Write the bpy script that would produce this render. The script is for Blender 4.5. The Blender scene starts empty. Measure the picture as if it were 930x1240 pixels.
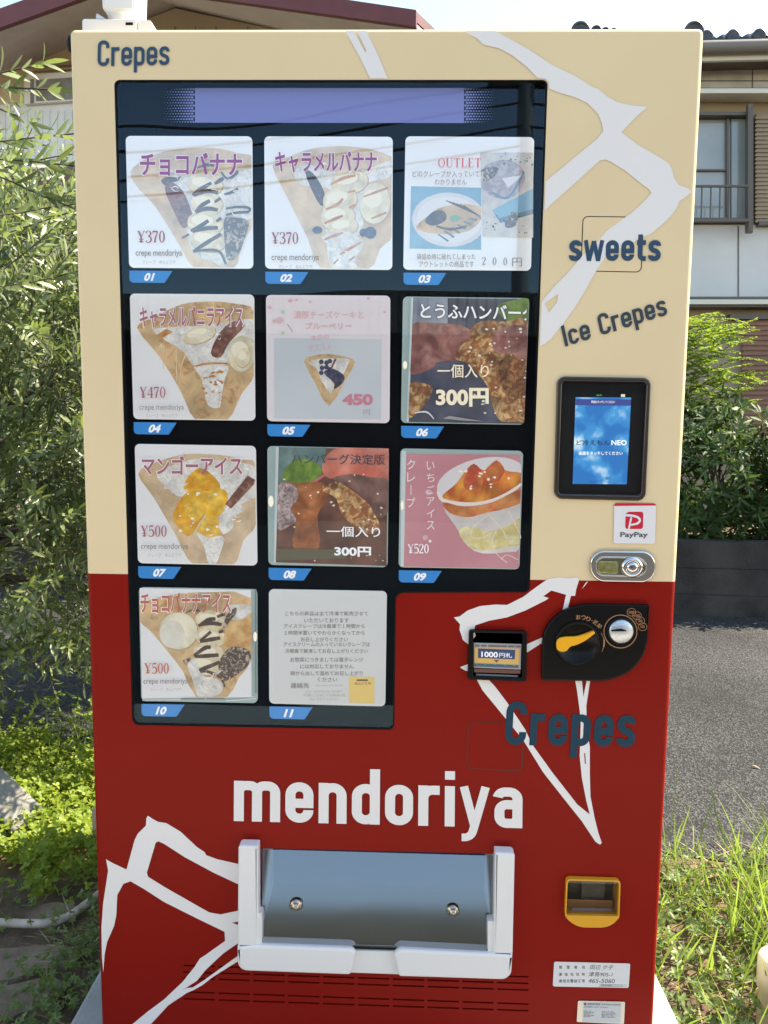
import bpy, bmesh, math, random
import numpy as np
from mathutils import Vector, Matrix
from mathutils.geometry import tessellate_polygon
R = math.radians
random.seed(7); rng = np.random.default_rng(11)
S = bpy.context.scene
C = S.collection

# ---------------------------------------------------------------- camera
PITCH, YAW, ROLL = 0.10770632, 0.02199114, 0.00978696
CAM = Vector((0.03700854, -1.32887774, 1.25499265))
F = 931.0                                    # focal length in photo pixels (photo 930 x 1240)
_fwd = Vector((-math.sin(YAW)*math.cos(PITCH), math.cos(YAW)*math.cos(PITCH), -math.sin(PITCH)))
_rt = Vector((math.cos(YAW), math.sin(YAW), 0))
_up = _rt.cross(_fwd)
_r2 = math.cos(ROLL)*_rt + math.sin(ROLL)*_up
_u2 = -math.sin(ROLL)*_rt + math.cos(ROLL)*_up
cd = bpy.data.cameras.new('camera'); cam = bpy.data.objects.new('camera', cd); C.objects.link(cam)
cd.sensor_fit = 'VERTICAL'; cd.sensor_height = 36.0; cd.lens = 36.0*F/1240.0
cd.clip_start = 0.05; cd.clip_end = 600
M3 = Matrix((_r2, _u2, -_fwd)).transposed()
cam.matrix_world = Matrix.Translation(CAM) @ M3.to_4x4()
S.camera = cam

# ---------------------------------------------------------------- light
SUN_EL, SUN_AZ = 48.0, 72.0                  # azimuth from +Y (away from the camera) towards +X
w = bpy.data.worlds.new('World'); S.world = w; w.use_nodes = True
nt = w.node_tree
sky = nt.nodes.new('ShaderNodeTexSky'); sky.sky_type = 'NISHITA'; sky.sun_disc = False
sky.sun_elevation = R(SUN_EL); sky.sun_rotation = R(SUN_AZ); sky.air_density = 1.1; sky.dust_density = 0.3
bg = nt.nodes['Background']; nt.links.new(sky.outputs[0], bg.inputs[0]); bg.inputs[1].default_value = 0.15
sl = bpy.data.lights.new('sun', 'SUN'); sun = bpy.data.objects.new('sun', sl); C.objects.link(sun)
sl.energy = 4.9; sl.angle = R(0.5); sl.color = (1, .96, .90)
sd = Vector((math.cos(R(SUN_EL))*math.sin(R(SUN_AZ)), math.cos(R(SUN_EL))*math.cos(R(SUN_AZ)), math.sin(R(SUN_EL))))
sun.rotation_euler = sd.to_track_quat('Z', 'Y').to_euler()
sun.location = (8, 4, 10)
vs = S.view_settings
S.display_settings.display_device = 'sRGB'
vs.view_transform = 'Standard'; vs.look = 'None'; vs.gamma = 1; vs.use_curve_mapping = False
vs.exposure = 1.65
vs.use_white_balance = True; vs.white_balance_temperature = 8000; vs.white_balance_tint = 10   # the photo's own white balance
S.cycles.max_bounces = 8; S.cycles.transparent_max_bounces = 12; S.cycles.caustics_reflective = False; S.cycles.caustics_refractive = False

# ---------------------------------------------------------------- pixel <-> place
def raydir(px, py): return _fwd + _r2*((px-465.0)/F) - _u2*((py-620.0)/F)
def P(px, py, y=0.0):                        # the point of the vertical plane Y = y seen at that spot of the photo
    d = raydir(px, py); return CAM + d*((y-CAM.y)/d.y)
def G(px, py, z=0.0):                        # the point of the level plane Z = z
    d = raydir(px, py); return CAM + d*((z-CAM.z)/d.z)
class Facade:                                # an upright plane turned by psi (right side nearer when positive)
    def __init__(s, o, psi):
        s.o = Vector(o); s.n = Vector((-math.sin(psi), -math.cos(psi), 0)); s.u = Vector((math.cos(psi), -math.sin(psi), 0))
    def pt(s, px, py, off=0.0):
        d = raydir(px, py); o = s.o + s.n*off
        return CAM + d*((o-CAM).dot(s.n)/d.dot(s.n))

# ---------------------------------------------------------------- materials
MATS = {}; BACKLIGHT = .075
def nodes(m): return m.node_tree.nodes, m.node_tree.links
def mat(name, col, rough=.5, metal=0.0, col2=None, nscale=8.0, detail=6.0, lo=.35, hi=.65, bump=0.0, bscale=None,
        coat=0.0, spec=.5, distort=0.0, stretch=None, emit=None, estr=1.0, mottle=0.0, mscale=16.0):
    if name in MATS: return MATS[name]
    m = bpy.data.materials.new(name); m.use_nodes = True; MATS[name] = m
    n, l = nodes(m); b = n['Principled BSDF']
    b.inputs['Base Color'].default_value = (*col, 1); b.inputs['Roughness'].default_value = rough
    b.inputs['Metallic'].default_value = metal; b.inputs['Coat Weight'].default_value = coat
    b.inputs['Coat Roughness'].default_value = .08; b.inputs['Specular IOR Level'].default_value = spec
    if name.startswith('print_') and name != 'print_black': b.inputs['Emission Color'].default_value = (*col, 1); b.inputs['Emission Strength'].default_value = BACKLIGHT
    if emit: b.inputs['Emission Color'].default_value = (*emit, 1); b.inputs['Emission Strength'].default_value = estr
    if col2 or bump:
        tc = n.new('ShaderNodeTexCoord'); src = tc.outputs['Object']
        if stretch:
            mp = n.new('ShaderNodeMapping'); mp.inputs['Scale'].default_value = stretch; l.new(src, mp.inputs[0]); src = mp.outputs[0]
    if col2:
        t = n.new('ShaderNodeTexNoise'); t.inputs['Scale'].default_value = nscale; t.inputs['Detail'].default_value = detail
        t.inputs['Distortion'].default_value = distort
        l.new(src, t.inputs['Vector']); r = n.new('ShaderNodeValToRGB'); l.new(t.outputs[0], r.inputs[0])
        e = r.color_ramp.elements; e[0].position = lo; e[1].position = hi
        e[0].color = (*col, 1); e[1].color = (*col2, 1); outc = r.outputs[0]
        if mottle:                            # second, broader mottling
            t3 = n.new('ShaderNodeTexNoise'); t3.inputs['Scale'].default_value = mscale; t3.inputs['Detail'].default_value = 4; t3.inputs['Distortion'].default_value = .6
            mp3 = n.new('ShaderNodeMapping'); mp3.inputs['Location'].default_value = (3.1, 1.7, 5.3); l.new(tc.outputs['Object'], mp3.inputs[0]); l.new(mp3.outputs[0], t3.inputs['Vector'])
            r3 = n.new('ShaderNodeMapRange'); r3.inputs['From Min'].default_value = .3; r3.inputs['From Max'].default_value = .7; r3.inputs['To Min'].default_value = 1-mottle; r3.inputs['To Max'].default_value = 1+mottle*.35
            l.new(t3.outputs[0], r3.inputs[0]); x3 = n.new('ShaderNodeMix'); x3.data_type = 'RGBA'; x3.blend_type = 'MULTIPLY'; x3.inputs[0].default_value = 1
            l.new(outc, x3.inputs[6]); l.new(r3.outputs[0], x3.inputs[7]); outc = x3.outputs[2]
        l.new(outc, b.inputs['Base Color'])
        if name.startswith('print_'): l.new(outc, b.inputs['Emission Color'])   # the product cards are lit from behind
    if bump:
        t2 = n.new('ShaderNodeTexNoise'); t2.inputs['Scale'].default_value = bscale or nscale; t2.inputs['Detail'].default_value = 5
        l.new(src, t2.inputs['Vector']); bp = n.new('ShaderNodeBump'); bp.inputs['Strength'].default_value = bump
        bp.inputs['Distance'].default_value = .01
        l.new(t2.outputs[0], bp.inputs['Height']); l.new(bp.outputs[0], b.inputs['Normal'])
    return m
def film(name, refl, rough=.02, tint=(1, 1, 1), wav=0.0, wscale=3.0, gtint=(1, 1, 1)):   # clear sheet: see-through with a mirror share
    if name in MATS: return MATS[name]
    m = bpy.data.materials.new(name); m.use_nodes = True; MATS[name] = m
    n, l = nodes(m); n.remove(n['Principled BSDF'])
    tr = n.new('ShaderNodeBsdfTransparent'); tr.inputs[0].default_value = (*tint, 1)
    gl = n.new('ShaderNodeBsdfGlossy'); gl.inputs['Roughness'].default_value = rough; gl.inputs[0].default_value = (*gtint, 1)
    mx = n.new('ShaderNodeMixShader'); fr = n.new('ShaderNodeLayerWeight'); fr.inputs['Blend'].default_value = .35
    mr = n.new('ShaderNodeMapRange'); mr.inputs['To Min'].default_value = refl; mr.inputs['To Max'].default_value = min(1, refl+.6)
    pw = n.new('ShaderNodeMath'); pw.operation = 'POWER'; pw.inputs[1].default_value = 3
    l.new(fr.outputs['Facing'], pw.inputs[0]); l.new(pw.outputs[0], mr.inputs[0]); l.new(mr.outputs[0], mx.inputs[0])
    l.new(tr.outputs[0], mx.inputs[1]); l.new(gl.outputs[0], mx.inputs[2]); l.new(mx.outputs[0], n['Material Output'].inputs[0])
    if wav:
        tc = n.new('ShaderNodeTexCoord'); t = n.new('ShaderNodeTexNoise'); t.inputs['Scale'].default_value = wscale; t.inputs['Detail'].default_value = 1
        bp = n.new('ShaderNodeBump'); bp.inputs['Strength'].default_value = wav; bp.inputs['Distance'].default_value = .02
        l.new(tc.outputs['Object'], t.inputs['Vector']); l.new(t.outputs[0], bp.inputs['Height']); l.new(bp.outputs[0], gl.inputs['Normal'])
    return m
def leafmat(name, c1, c2, trans, tw=.4, rough=.35, spec=.5):
    if name in MATS: return MATS[name]
    m = bpy.data.materials.new(name); m.use_nodes = True; MATS[name] = m
    n, l = nodes(m); b = n['Principled BSDF']; b.inputs['Roughness'].default_value = rough
    b.inputs['Specular IOR Level'].default_value = spec
    g = n.new('ShaderNodeNewGeometry'); r = n.new('ShaderNodeValToRGB'); l.new(g.outputs['Random Per Island'], r.inputs[0])
    r.color_ramp.elements[0].color = (*c1, 1); r.color_ramp.elements[1].color = (*c2, 1)
    l.new(r.outputs[0], b.inputs['Base Color'])
    t = n.new('ShaderNodeBsdfTranslucent'); t.inputs[0].default_value = (*trans, 1)
    mx = n.new('ShaderNodeMixShader'); mx.inputs[0].default_value = tw
    l.new(b.outputs[0], mx.inputs[1]); l.new(t.outputs[0], mx.inputs[2]); l.new(mx.outputs[0], n['Material Output'].inputs[0])
    return m

# ---------------------------------------------------------------- mesh helpers
def setp(o, label=None, cat=None, group=None, kind=None):
    if label: o['label'] = label
    if cat: o['category'] = cat
    if group: o['group'] = group
    if kind: o['kind'] = kind
    return o
def empty(name, loc, label, cat, group=None):
    o = bpy.data.objects.new(name, None); C.objects.link(o); o.location = loc; o.empty_display_size = .1
    return setp(o, label, cat, group)
def smooth_curve(pts, k=6, closed=True):     # Catmull-Rom
    n = len(pts); out = []
    rngn = n if closed else n-1
    for i in range(rngn):
        if closed: p0, p1, p2, p3 = pts[(i-1) % n], pts[i], pts[(i+1) % n], pts[(i+2) % n]
        else: p0, p1, p2, p3 = pts[max(i-1, 0)], pts[i], pts[i+1], pts[min(i+2, n-1)]
        for j in range(k):
            t = j/k
            out.append(tuple(.5*((2*p1[a]) + (p2[a]-p0[a])*t + (2*p0[a]-5*p1[a]+4*p2[a]-p3[a])*t*t + (3*p1[a]-p0[a]-3*p2[a]+p3[a])*t**3) for a in (0, 1)))
    if not closed: out.append(tuple(pts[-1]))
    return out
def fillet(pts, r, closed=False, k=7):
    n = len(pts); out = []
    for i in range(n):
        if not closed and i in (0, n-1): out.append(tuple(pts[i])); continue
        p = Vector(pts[i]); a = Vector(pts[(i-1) % n]); b = Vector(pts[(i+1) % n])
        rr = r[i] if isinstance(r, (list, tuple)) else r
        da, db = (a-p), (b-p); la, lb = da.length, db.length
        rr = min(rr, la*(.5 if (closed or i > 1) else .93), lb*(.5 if (closed or i < n-2) else .93))
        if rr <= 1e-6: out.append(tuple(p)); continue
        s, e = p+da.normalized()*rr, p+db.normalized()*rr
        for j in range(k+1):
            t = j/k; # rational-ish circle arc through quadratic
            wgt = .7071
            q = (s*(1-t)**2 + p*(2*wgt*t*(1-t)) + e*t*t)/((1-t)**2+2*wgt*t*(1-t)+t*t)
            out.append(tuple(q))
    return out
def rrect(x0, y0, x1, y1, r, k=6): return fillet([(x0, y0), (x1, y0), (x1, y1), (x0, y1)], r, True, k)
def ellipse(cx, cy, rx, ry, n=36, rot=0.0):
    c, s = math.cos(rot), math.sin(rot)
    return [(cx+rx*math.cos(a)*c-ry*math.sin(a)*s, cy+rx*math.cos(a)*s+ry*math.sin(a)*c) for a in (2*math.pi*i/n for i in range(n))]
def clip_convex(poly, quad):
    def area(q): return sum(q[i][0]*q[(i+1) % len(q)][1]-q[(i+1) % len(q)][0]*q[i][1] for i in range(len(q)))
    sg = 1 if area(quad) > 0 else -1
    out = list(poly)
    for i in range(len(quad)):
        a, b = quad[i], quad[(i+1) % len(quad)]
        f = lambda p: sg*((b[0]-a[0])*(p[1]-a[1])-(b[1]-a[1])*(p[0]-a[0]))
        inp, out = out, []
        for j in range(len(inp)):
            p, q = inp[j], inp[(j+1) % len(inp)]; fp, fq = f(p), f(q)
            if fp >= 0: out.append(p)
            if (fp >= 0) != (fq >= 0):
                t = fp/(fp-fq); out.append((p[0]+(q[0]-p[0])*t, p[1]+(q[1]-p[1])*t))
        if not out: return []
    return out
_fontcache = {}
def text_mesh(s, off=0.0, res=4):
    key = (s, off, res)
    if key in _fontcache: return _fontcache[key]
    c = bpy.data.curves.new('lettering', 'FONT'); c.body = s; c.size = 1; c.offset = off; c.resolution_u = res
    o = bpy.data.objects.new('lettering', c); C.objects.link(o)
    dg = bpy.context.evaluated_depsgraph_get(); dg.update()
    me = bpy.data.meshes.new_from_object(o.evaluated_get(dg), depsgraph=dg)
    v = [(a.co.x, a.co.y) for a in me.vertices]; f = [tuple(p.vertices) for p in me.polygons]
    bpy.data.objects.remove(o); bpy.data.curves.remove(c); bpy.data.meshes.remove(me)
    _fontcache[key] = (v, f); return v, f

class MB:
    """collects faces with material slots; becomes ONE mesh object"""
    def __init__(s): s.v = []; s.f = []; s.m = []; s.mats = []; s.sm = []
    def mi(s, m):
        if m not in s.mats: s.mats.append(m)
        return s.mats.index(m)
    def add(s, verts, faces, m, smooth=False):
        b = len(s.v); i = s.mi(m); s.v += [tuple(x) for x in verts]
        for f in faces: s.f.append(tuple(b+k for k in f)); s.m.append(i); s.sm.append(smooth)
    # flat things lying on the plane Y = y, given in photo pixels
    def poly(s, loops, y, m):
        if loops and isinstance(loops[0][0], (int, float)): loops = [loops]
        vv = [p for lp in loops for p in lp]
        if len(vv) < 3: return
        tris = tessellate_polygon([[Vector((p[0], p[1], 0)) for p in lp] for lp in loops])
        pts = [P(p[0], p[1], y) for p in vv]
        fs = []
        for t in tris:
            a, b, c = (pts[i] for i in t); nn = (b-a).cross(c-a)
            if nn.length < 1e-14: continue
            fs.append(t if nn.y < 0 else (t[0], t[2], t[1]))
        s.add(pts, fs, m)
    def strip(s, pts, wd, y, m, closed=False):
        n = len(pts); L = []; Rr = []
        for i in range(n):
            a = pts[(i-1) % n] if (closed or i > 0) else pts[i]; b = pts[(i+1) % n] if (closed or i < n-1) else pts[i]
            dx, dy = b[0]-a[0], b[1]-a[1]; q = math.hypot(dx, dy) or 1
            ww = (wd[i] if isinstance(wd, (list, tuple)) else wd)/2
            nx, ny = -dy/q*ww, dx/q*ww
            L.append((pts[i][0]+nx, pts[i][1]+ny)); Rr.append((pts[i][0]-nx, pts[i][1]-ny))
        vv = [P(*p, y) for p in L]+[P(*p, y) for p in Rr]
        fs = []
        for i in range(n if closed else n-1):
            j = (i+1) % n; f = (i, j, n+j, n+i)
            a, b, c = vv[f[0]], vv[f[1]], vv[f[2]]
            if (b-a).cross(c-a).y > 0: f = f[::-1]
            fs.append(f)
        s.add(vv, fs, m)
    def text(s, t, box, y, m, off=0.0, slant=0.0, quad=None, clip=None):
        """fit text to pixel box (x0,y0,x1,y1); quad gives its 4 corners TL,TR,BR,BL instead"""
        v, f = text_mesh(t, off)
        if not v: return
        xs = [a[0] for a in v]; ys = [a[1] for a in v]; x0, x1, y0, y1 = min(xs), max(xs), min(ys), max(ys)
        if quad is None: quad = [(box[0], box[1]), (box[2], box[1]), (box[2], box[3]), (box[0], box[3])]
        pp = []
        for a in v:
            u = (a[0]-x0)/(x1-x0 or 1); k = (a[1]-y0)/(y1-y0 or 1)
            top = [quad[0][i]+(quad[1][i]-quad[0][i])*u for i in (0, 1)]; bot = [quad[3][i]+(quad[2][i]-quad[3][i])*u for i in (0, 1)]
            q = [bot[i]+(top[i]-bot[i])*k for i in (0, 1)]; q[0] += slant*(k-.5)
            if clip: q[0] = min(q[0], clip)
            pp.append(P(q[0], q[1], y))
        fs = []
        for t_ in f:
            a, b, c = (pp[i] for i in t_[:3])
            fs.append(t_ if (b-a).cross(c-a).y < 0 else t_[::-1])
        s.add(pp, fs, m)
    # solids
    def box(s, c, d, m, rot=None, bev=0.0):
        bm = bmesh.new(); bmesh.ops.create_cube(bm, size=1)
        bmesh.ops.scale(bm, vec=d, verts=bm.verts)
        if bev: bmesh.ops.bevel(bm, geom=bm.edges[:], offset=bev, segments=2, affect='EDGES', profile=.6)
        mx = Matrix.Translation(c) @ (rot.to_4x4() if rot else Matrix.Identity(4))
        bmesh.ops.transform(bm, matrix=mx, verts=bm.verts)
        s.add([v.co[:] for v in bm.verts], [[v.index for v in f.verts] for f in bm.faces] if not bm.verts.index_update() else [], m); bm.free()
    def prism(s, pts, vec, m):               # pts: 3-D loop, extruded by vec
        n = len(pts); vec = Vector(vec); a = [Vector(p) for p in pts]; b = [p+vec for p in a]
        nn = Vector((0, 0, 0))
        for i in range(n): nn += a[i].cross(a[(i+1) % n])
        if nn.dot(vec) > 0: a, b = a[::-1], b[::-1]
        fs = [tuple(range(n)), tuple(range(2*n-1, n-1, -1))]+[(i, n+i, n+(i+1) % n, (i+1) % n)[::-1] for i in range(n)]
        fs = [f[::-1] if k >= 2 else f for k, f in enumerate(fs)]
        s.add(a+b, [fs[0], fs[1]]+[f[::-1] for f in fs[2:]], m)
    def tube(s, pts, rad, m, n=8, cap=True):
        pts = [Vector(p) for p in pts]; k = len(pts); vv = []
        up = Vector((0, 0, 1))
        for i, p in enumerate(pts):
            d = (pts[min(i+1, k-1)]-pts[max(i-1, 0)]).normalized()
            a = d.cross(up if abs(d.z) < .95 else Vector((1, 0, 0))).normalized(); b = d.cross(a)
            r = rad[i] if isinstance(rad, (list, tuple)) else rad
            vv += [p+(a*math.cos(t)+b*math.sin(t))*r for t in (2*math.pi*j/n for j in range(n))]
        fs = [(i*n+j, i*n+(j+1) % n, (i+1)*n+(j+1) % n, (i+1)*n+j) for i in range(k-1) for j in range(n)]
        s.add(vv, fs, m, True)
        if cap: s.add(vv[:n], [tuple(range(n))], m); s.add(vv[-n:], [tuple(range(n-1, -1, -1))], m)
    def lathe(s, base, axis, prof, m, n=28):  # prof: (radius, height along axis)
        axis = Vector(axis).normalized(); a = axis.orthogonal().normalized(); b = axis.cross(a); base = Vector(base); vv = []
        for r, h in prof: vv += [base+axis*h+(a*math.cos(t)+b*math.sin(t))*r for t in (2*math.pi*j/n for j in range(n))]
        k = len(prof)
        s.add(vv, [(i*n+j, i*n+(j+1) % n, (i+1)*n+(j+1) % n, (i+1)*n+j) for i in range(k-1) for j in range(n)], m, True)
        s.add(vv[-n:], [tuple(range(n))], m)
    def plate(s, loops, y, thick, bev, m, mats_by=None, k=2):
        """solid slab whose front lies at Y = y, outline and holes in pixels, rounded edges"""
        if isinstance(loops[0][0], (int, float)): loops = [loops]
        c = bpy.data.curves.new('slab', 'CURVE'); c.dimensions = '2D'; c.fill_mode = 'BOTH'
        c.extrude = max(thick/2-bev, 1e-5); c.bevel_depth = bev; c.bevel_resolution = k; c.offset = -bev
        def ar(lp): return sum(lp[i-1][0]*lp[i][1]-lp[i][0]*lp[i-1][1] for i in range(len(lp)))
        for li, lp in enumerate(loops):
            q = [P(*p, y) for p in lp]; q = [(p.x, p.z) for p in q]
            if (ar(q) < 0) == (li == 0): q = q[::-1]
            sp = c.splines.new('POLY'); sp.points.add(len(q)-1); sp.use_cyclic_u = True
            for i, p in enumerate(q): sp.points[i].co = (p[0], p[1], 0, 1)
        o = bpy.data.objects.new('slab', c); C.objects.link(o)
        dg = bpy.context.evaluated_depsgraph_get(); dg.update()
        me = bpy.data.meshes.new_from_object(o.evaluated_get(dg), depsgraph=dg)
        vv = [Vector((v.co.x, y+thick/2-v.co.z, v.co.y)) for v in me.vertices]
        s.add(vv, [tuple(p.vertices) for p in me.polygons], m)
        bpy.data.objects.remove(o); bpy.data.curves.remove(c); bpy.data.meshes.remove(me)
    def build(s, name, parent=None, label=None, cat=None, group=None, kind=None, weld=0.0, shade=None):
        me = bpy.data.meshes.new(name); me.from_pydata(s.v, [], s.f)
        for m in s.mats: me.materials.append(m)
        me.polygons.foreach_set('material_index', s.m); me.polygons.foreach_set('use_smooth', s.sm)
        if weld:
            bm = bmesh.new(); bm.from_mesh(me); bmesh.ops.remove_doubles(bm, verts=bm.verts, dist=weld); bm.to_mesh(me); bm.free()
        me.update()
        if shade: me.shade_smooth() if shade is True else me.set_sharp_from_angle(angle=R(shade))
        o = bpy.data.objects.new(name, me); C.objects.link(o)
        if parent:
            o.parent = parent
            p = parent; off = Vector((0, 0, 0))
            while p is not None: off += p.location; p = p.parent
            o.location = -off if not parent.parent or parent.location.length == 0 else Vector((0, 0, 0))
            if parent.parent: o.location = Vector((0, 0, 0))
        setp(o, label, cat, group, kind)
        return o

# ================================================================= the setting
soil = mat('soil', (.15, .10, .065), .95, col2=(.065, .042, .027), nscale=14, bump=.6, bscale=60)
def asphalt_mat():
    m = mat('asphalt', (.2, .19, .175), .9, spec=.3)
    n, l = nodes(m); b = n['Principled BSDF']; tc = n.new('ShaderNodeTexCoord')
    v = n.new('ShaderNodeTexVoronoi'); v.inputs['Scale'].default_value = 165; l.new(tc.outputs['Object'], v.inputs['Vector'])
    r = n.new('ShaderNodeValToRGB'); r.color_ramp.interpolation = 'LINEAR'
    e = r.color_ramp.elements; e[0].position = .1; e[0].color = (.019, .021, .023, 1); e[1].position = .97; e[1].color = (.108, .113, .118, 1)
    x = e.new(.6); x.color = (.041, .043, .045, 1)
    sp = n.new('ShaderNodeSeparateColor'); l.new(v.outputs['Color'], sp.inputs[0]); l.new(sp.outputs[0], r.inputs[0])
    n2 = n.new('ShaderNodeTexNoise'); n2.inputs['Scale'].default_value = 1.6; n2.inputs['Detail'].default_value = 6; l.new(tc.outputs['Object'], n2.inputs['Vector'])
    mx = n.new('ShaderNodeMix'); mx.data_type = 'RGBA'; mx.blend_type = 'MULTIPLY'; mx.inputs[0].default_value = .8
    r2 = n.new('ShaderNodeValToRGB'); r2.color_ramp.elements[0].position = .3; r2.color_ramp.elements[0].color = (.42, .42, .43, 1); r2.color_ramp.elements[1].position = .7; r2.color_ramp.elements[1].color = (1, .98, .94, 1)
    l.new(n2.outputs[0], r2.inputs[0]); l.new(r.outputs[0], mx.inputs[6]); l.new(r2.outputs[0], mx.inputs[7])
    # cracks
    v2 = n.new('ShaderNodeTexVoronoi'); v2.feature = 'DISTANCE_TO_EDGE'; v2.inputs['Scale'].default_value = .75
    wn = n.new('ShaderNodeTexNoise'); wn.inputs['Scale'].default_value = 5; wn.inputs['Detail'].default_value = 5
    ad = n.new('ShaderNodeMix'); ad.data_type = 'VECTOR'; ad.inputs[0].default_value = .18
    l.new(tc.outputs['Object'], wn.inputs['Vector']); l.new(tc.outputs['Object'], ad.inputs[4]); l.new(wn.outputs['Color'], ad.inputs[5]); l.new(ad.outputs[1], v2.inputs['Vector'])
    lt = n.new('ShaderNodeMapRange'); lt.inputs['From Min'].default_value = .002; lt.inputs['From Max'].default_value = .009; l.new(v2.outputs['Distance'], lt.inputs[0])
    m2 = n.new('ShaderNodeMix'); m2.data_type = 'RGBA'; m2.inputs[6].default_value = (.02, .02, .02, 1)
    l.new(lt.outputs[0], m2.inputs[0]); l.new(mx.outputs[2], m2.inputs[7]); l.new(m2.outputs[2], b.inputs['Base Color'])
    bp = n.new('ShaderNodeBump'); bp.inputs['Strength'].default_value = .8; bp.inputs['Distance'].default_value = .006
    l.new(v.outputs['Distance'], bp.inputs['Height']); l.new(bp.outputs[0], b.inputs['Normal'])
    return m
def sheet(name, pts, z, m, kind='structure'):
    mb = MB(); mb.add([(x, y, z) for x, y in pts], [tuple(range(len(pts)))], m); return mb.build(name, kind=kind)
sheet('ground', [(-150, -150), (150, -150), (150, 150), (-150, 150)], 0, soil)
sheet('road', [(-40, 4.4), (-40, 2.6), (-4, 2.05), (-1.9, 1.75), (-1.2, 1.5), (-.4, 1.25), (.5, .98), (.85, .86), (1.12, .80), (1.5, .78), (4, .7), (40, .3), (40, 4.4)], .004, asphalt_mat())
lot = mat('lot_asphalt', (.036, .035, .034), .95, col2=(.025, .025, .025), nscale=40, bump=.5, bscale=120)
sheet('forecourt', [(-12, -14), (14, -14), (14, -.25), (-12, -.25)], .004, lot)
sheet('bounce_strip', [(-5, -2.0), (6, -2.0), (6, -.70), (-5, -.70)], .008, mat('bounce_strip_pale', (.52, .48, .42), .95, col2=(.40, .37, .33), nscale=30, bump=.5, bscale=120))  # added pale strip, out of view, bounces sunlight onto the machine front
conc = mat('pad_concrete', (.32, .32, .32), .85, col2=(.25, .25, .25), nscale=9, bump=.15, bscale=80)
mb = MB(); mb.box((0, .36, .035), (1.22, 1.16, .07), conc, bev=.006)
setp(mb.build('concrete_pad'), 'pale concrete base slab under the crepe vending machine', 'slab')

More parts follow.
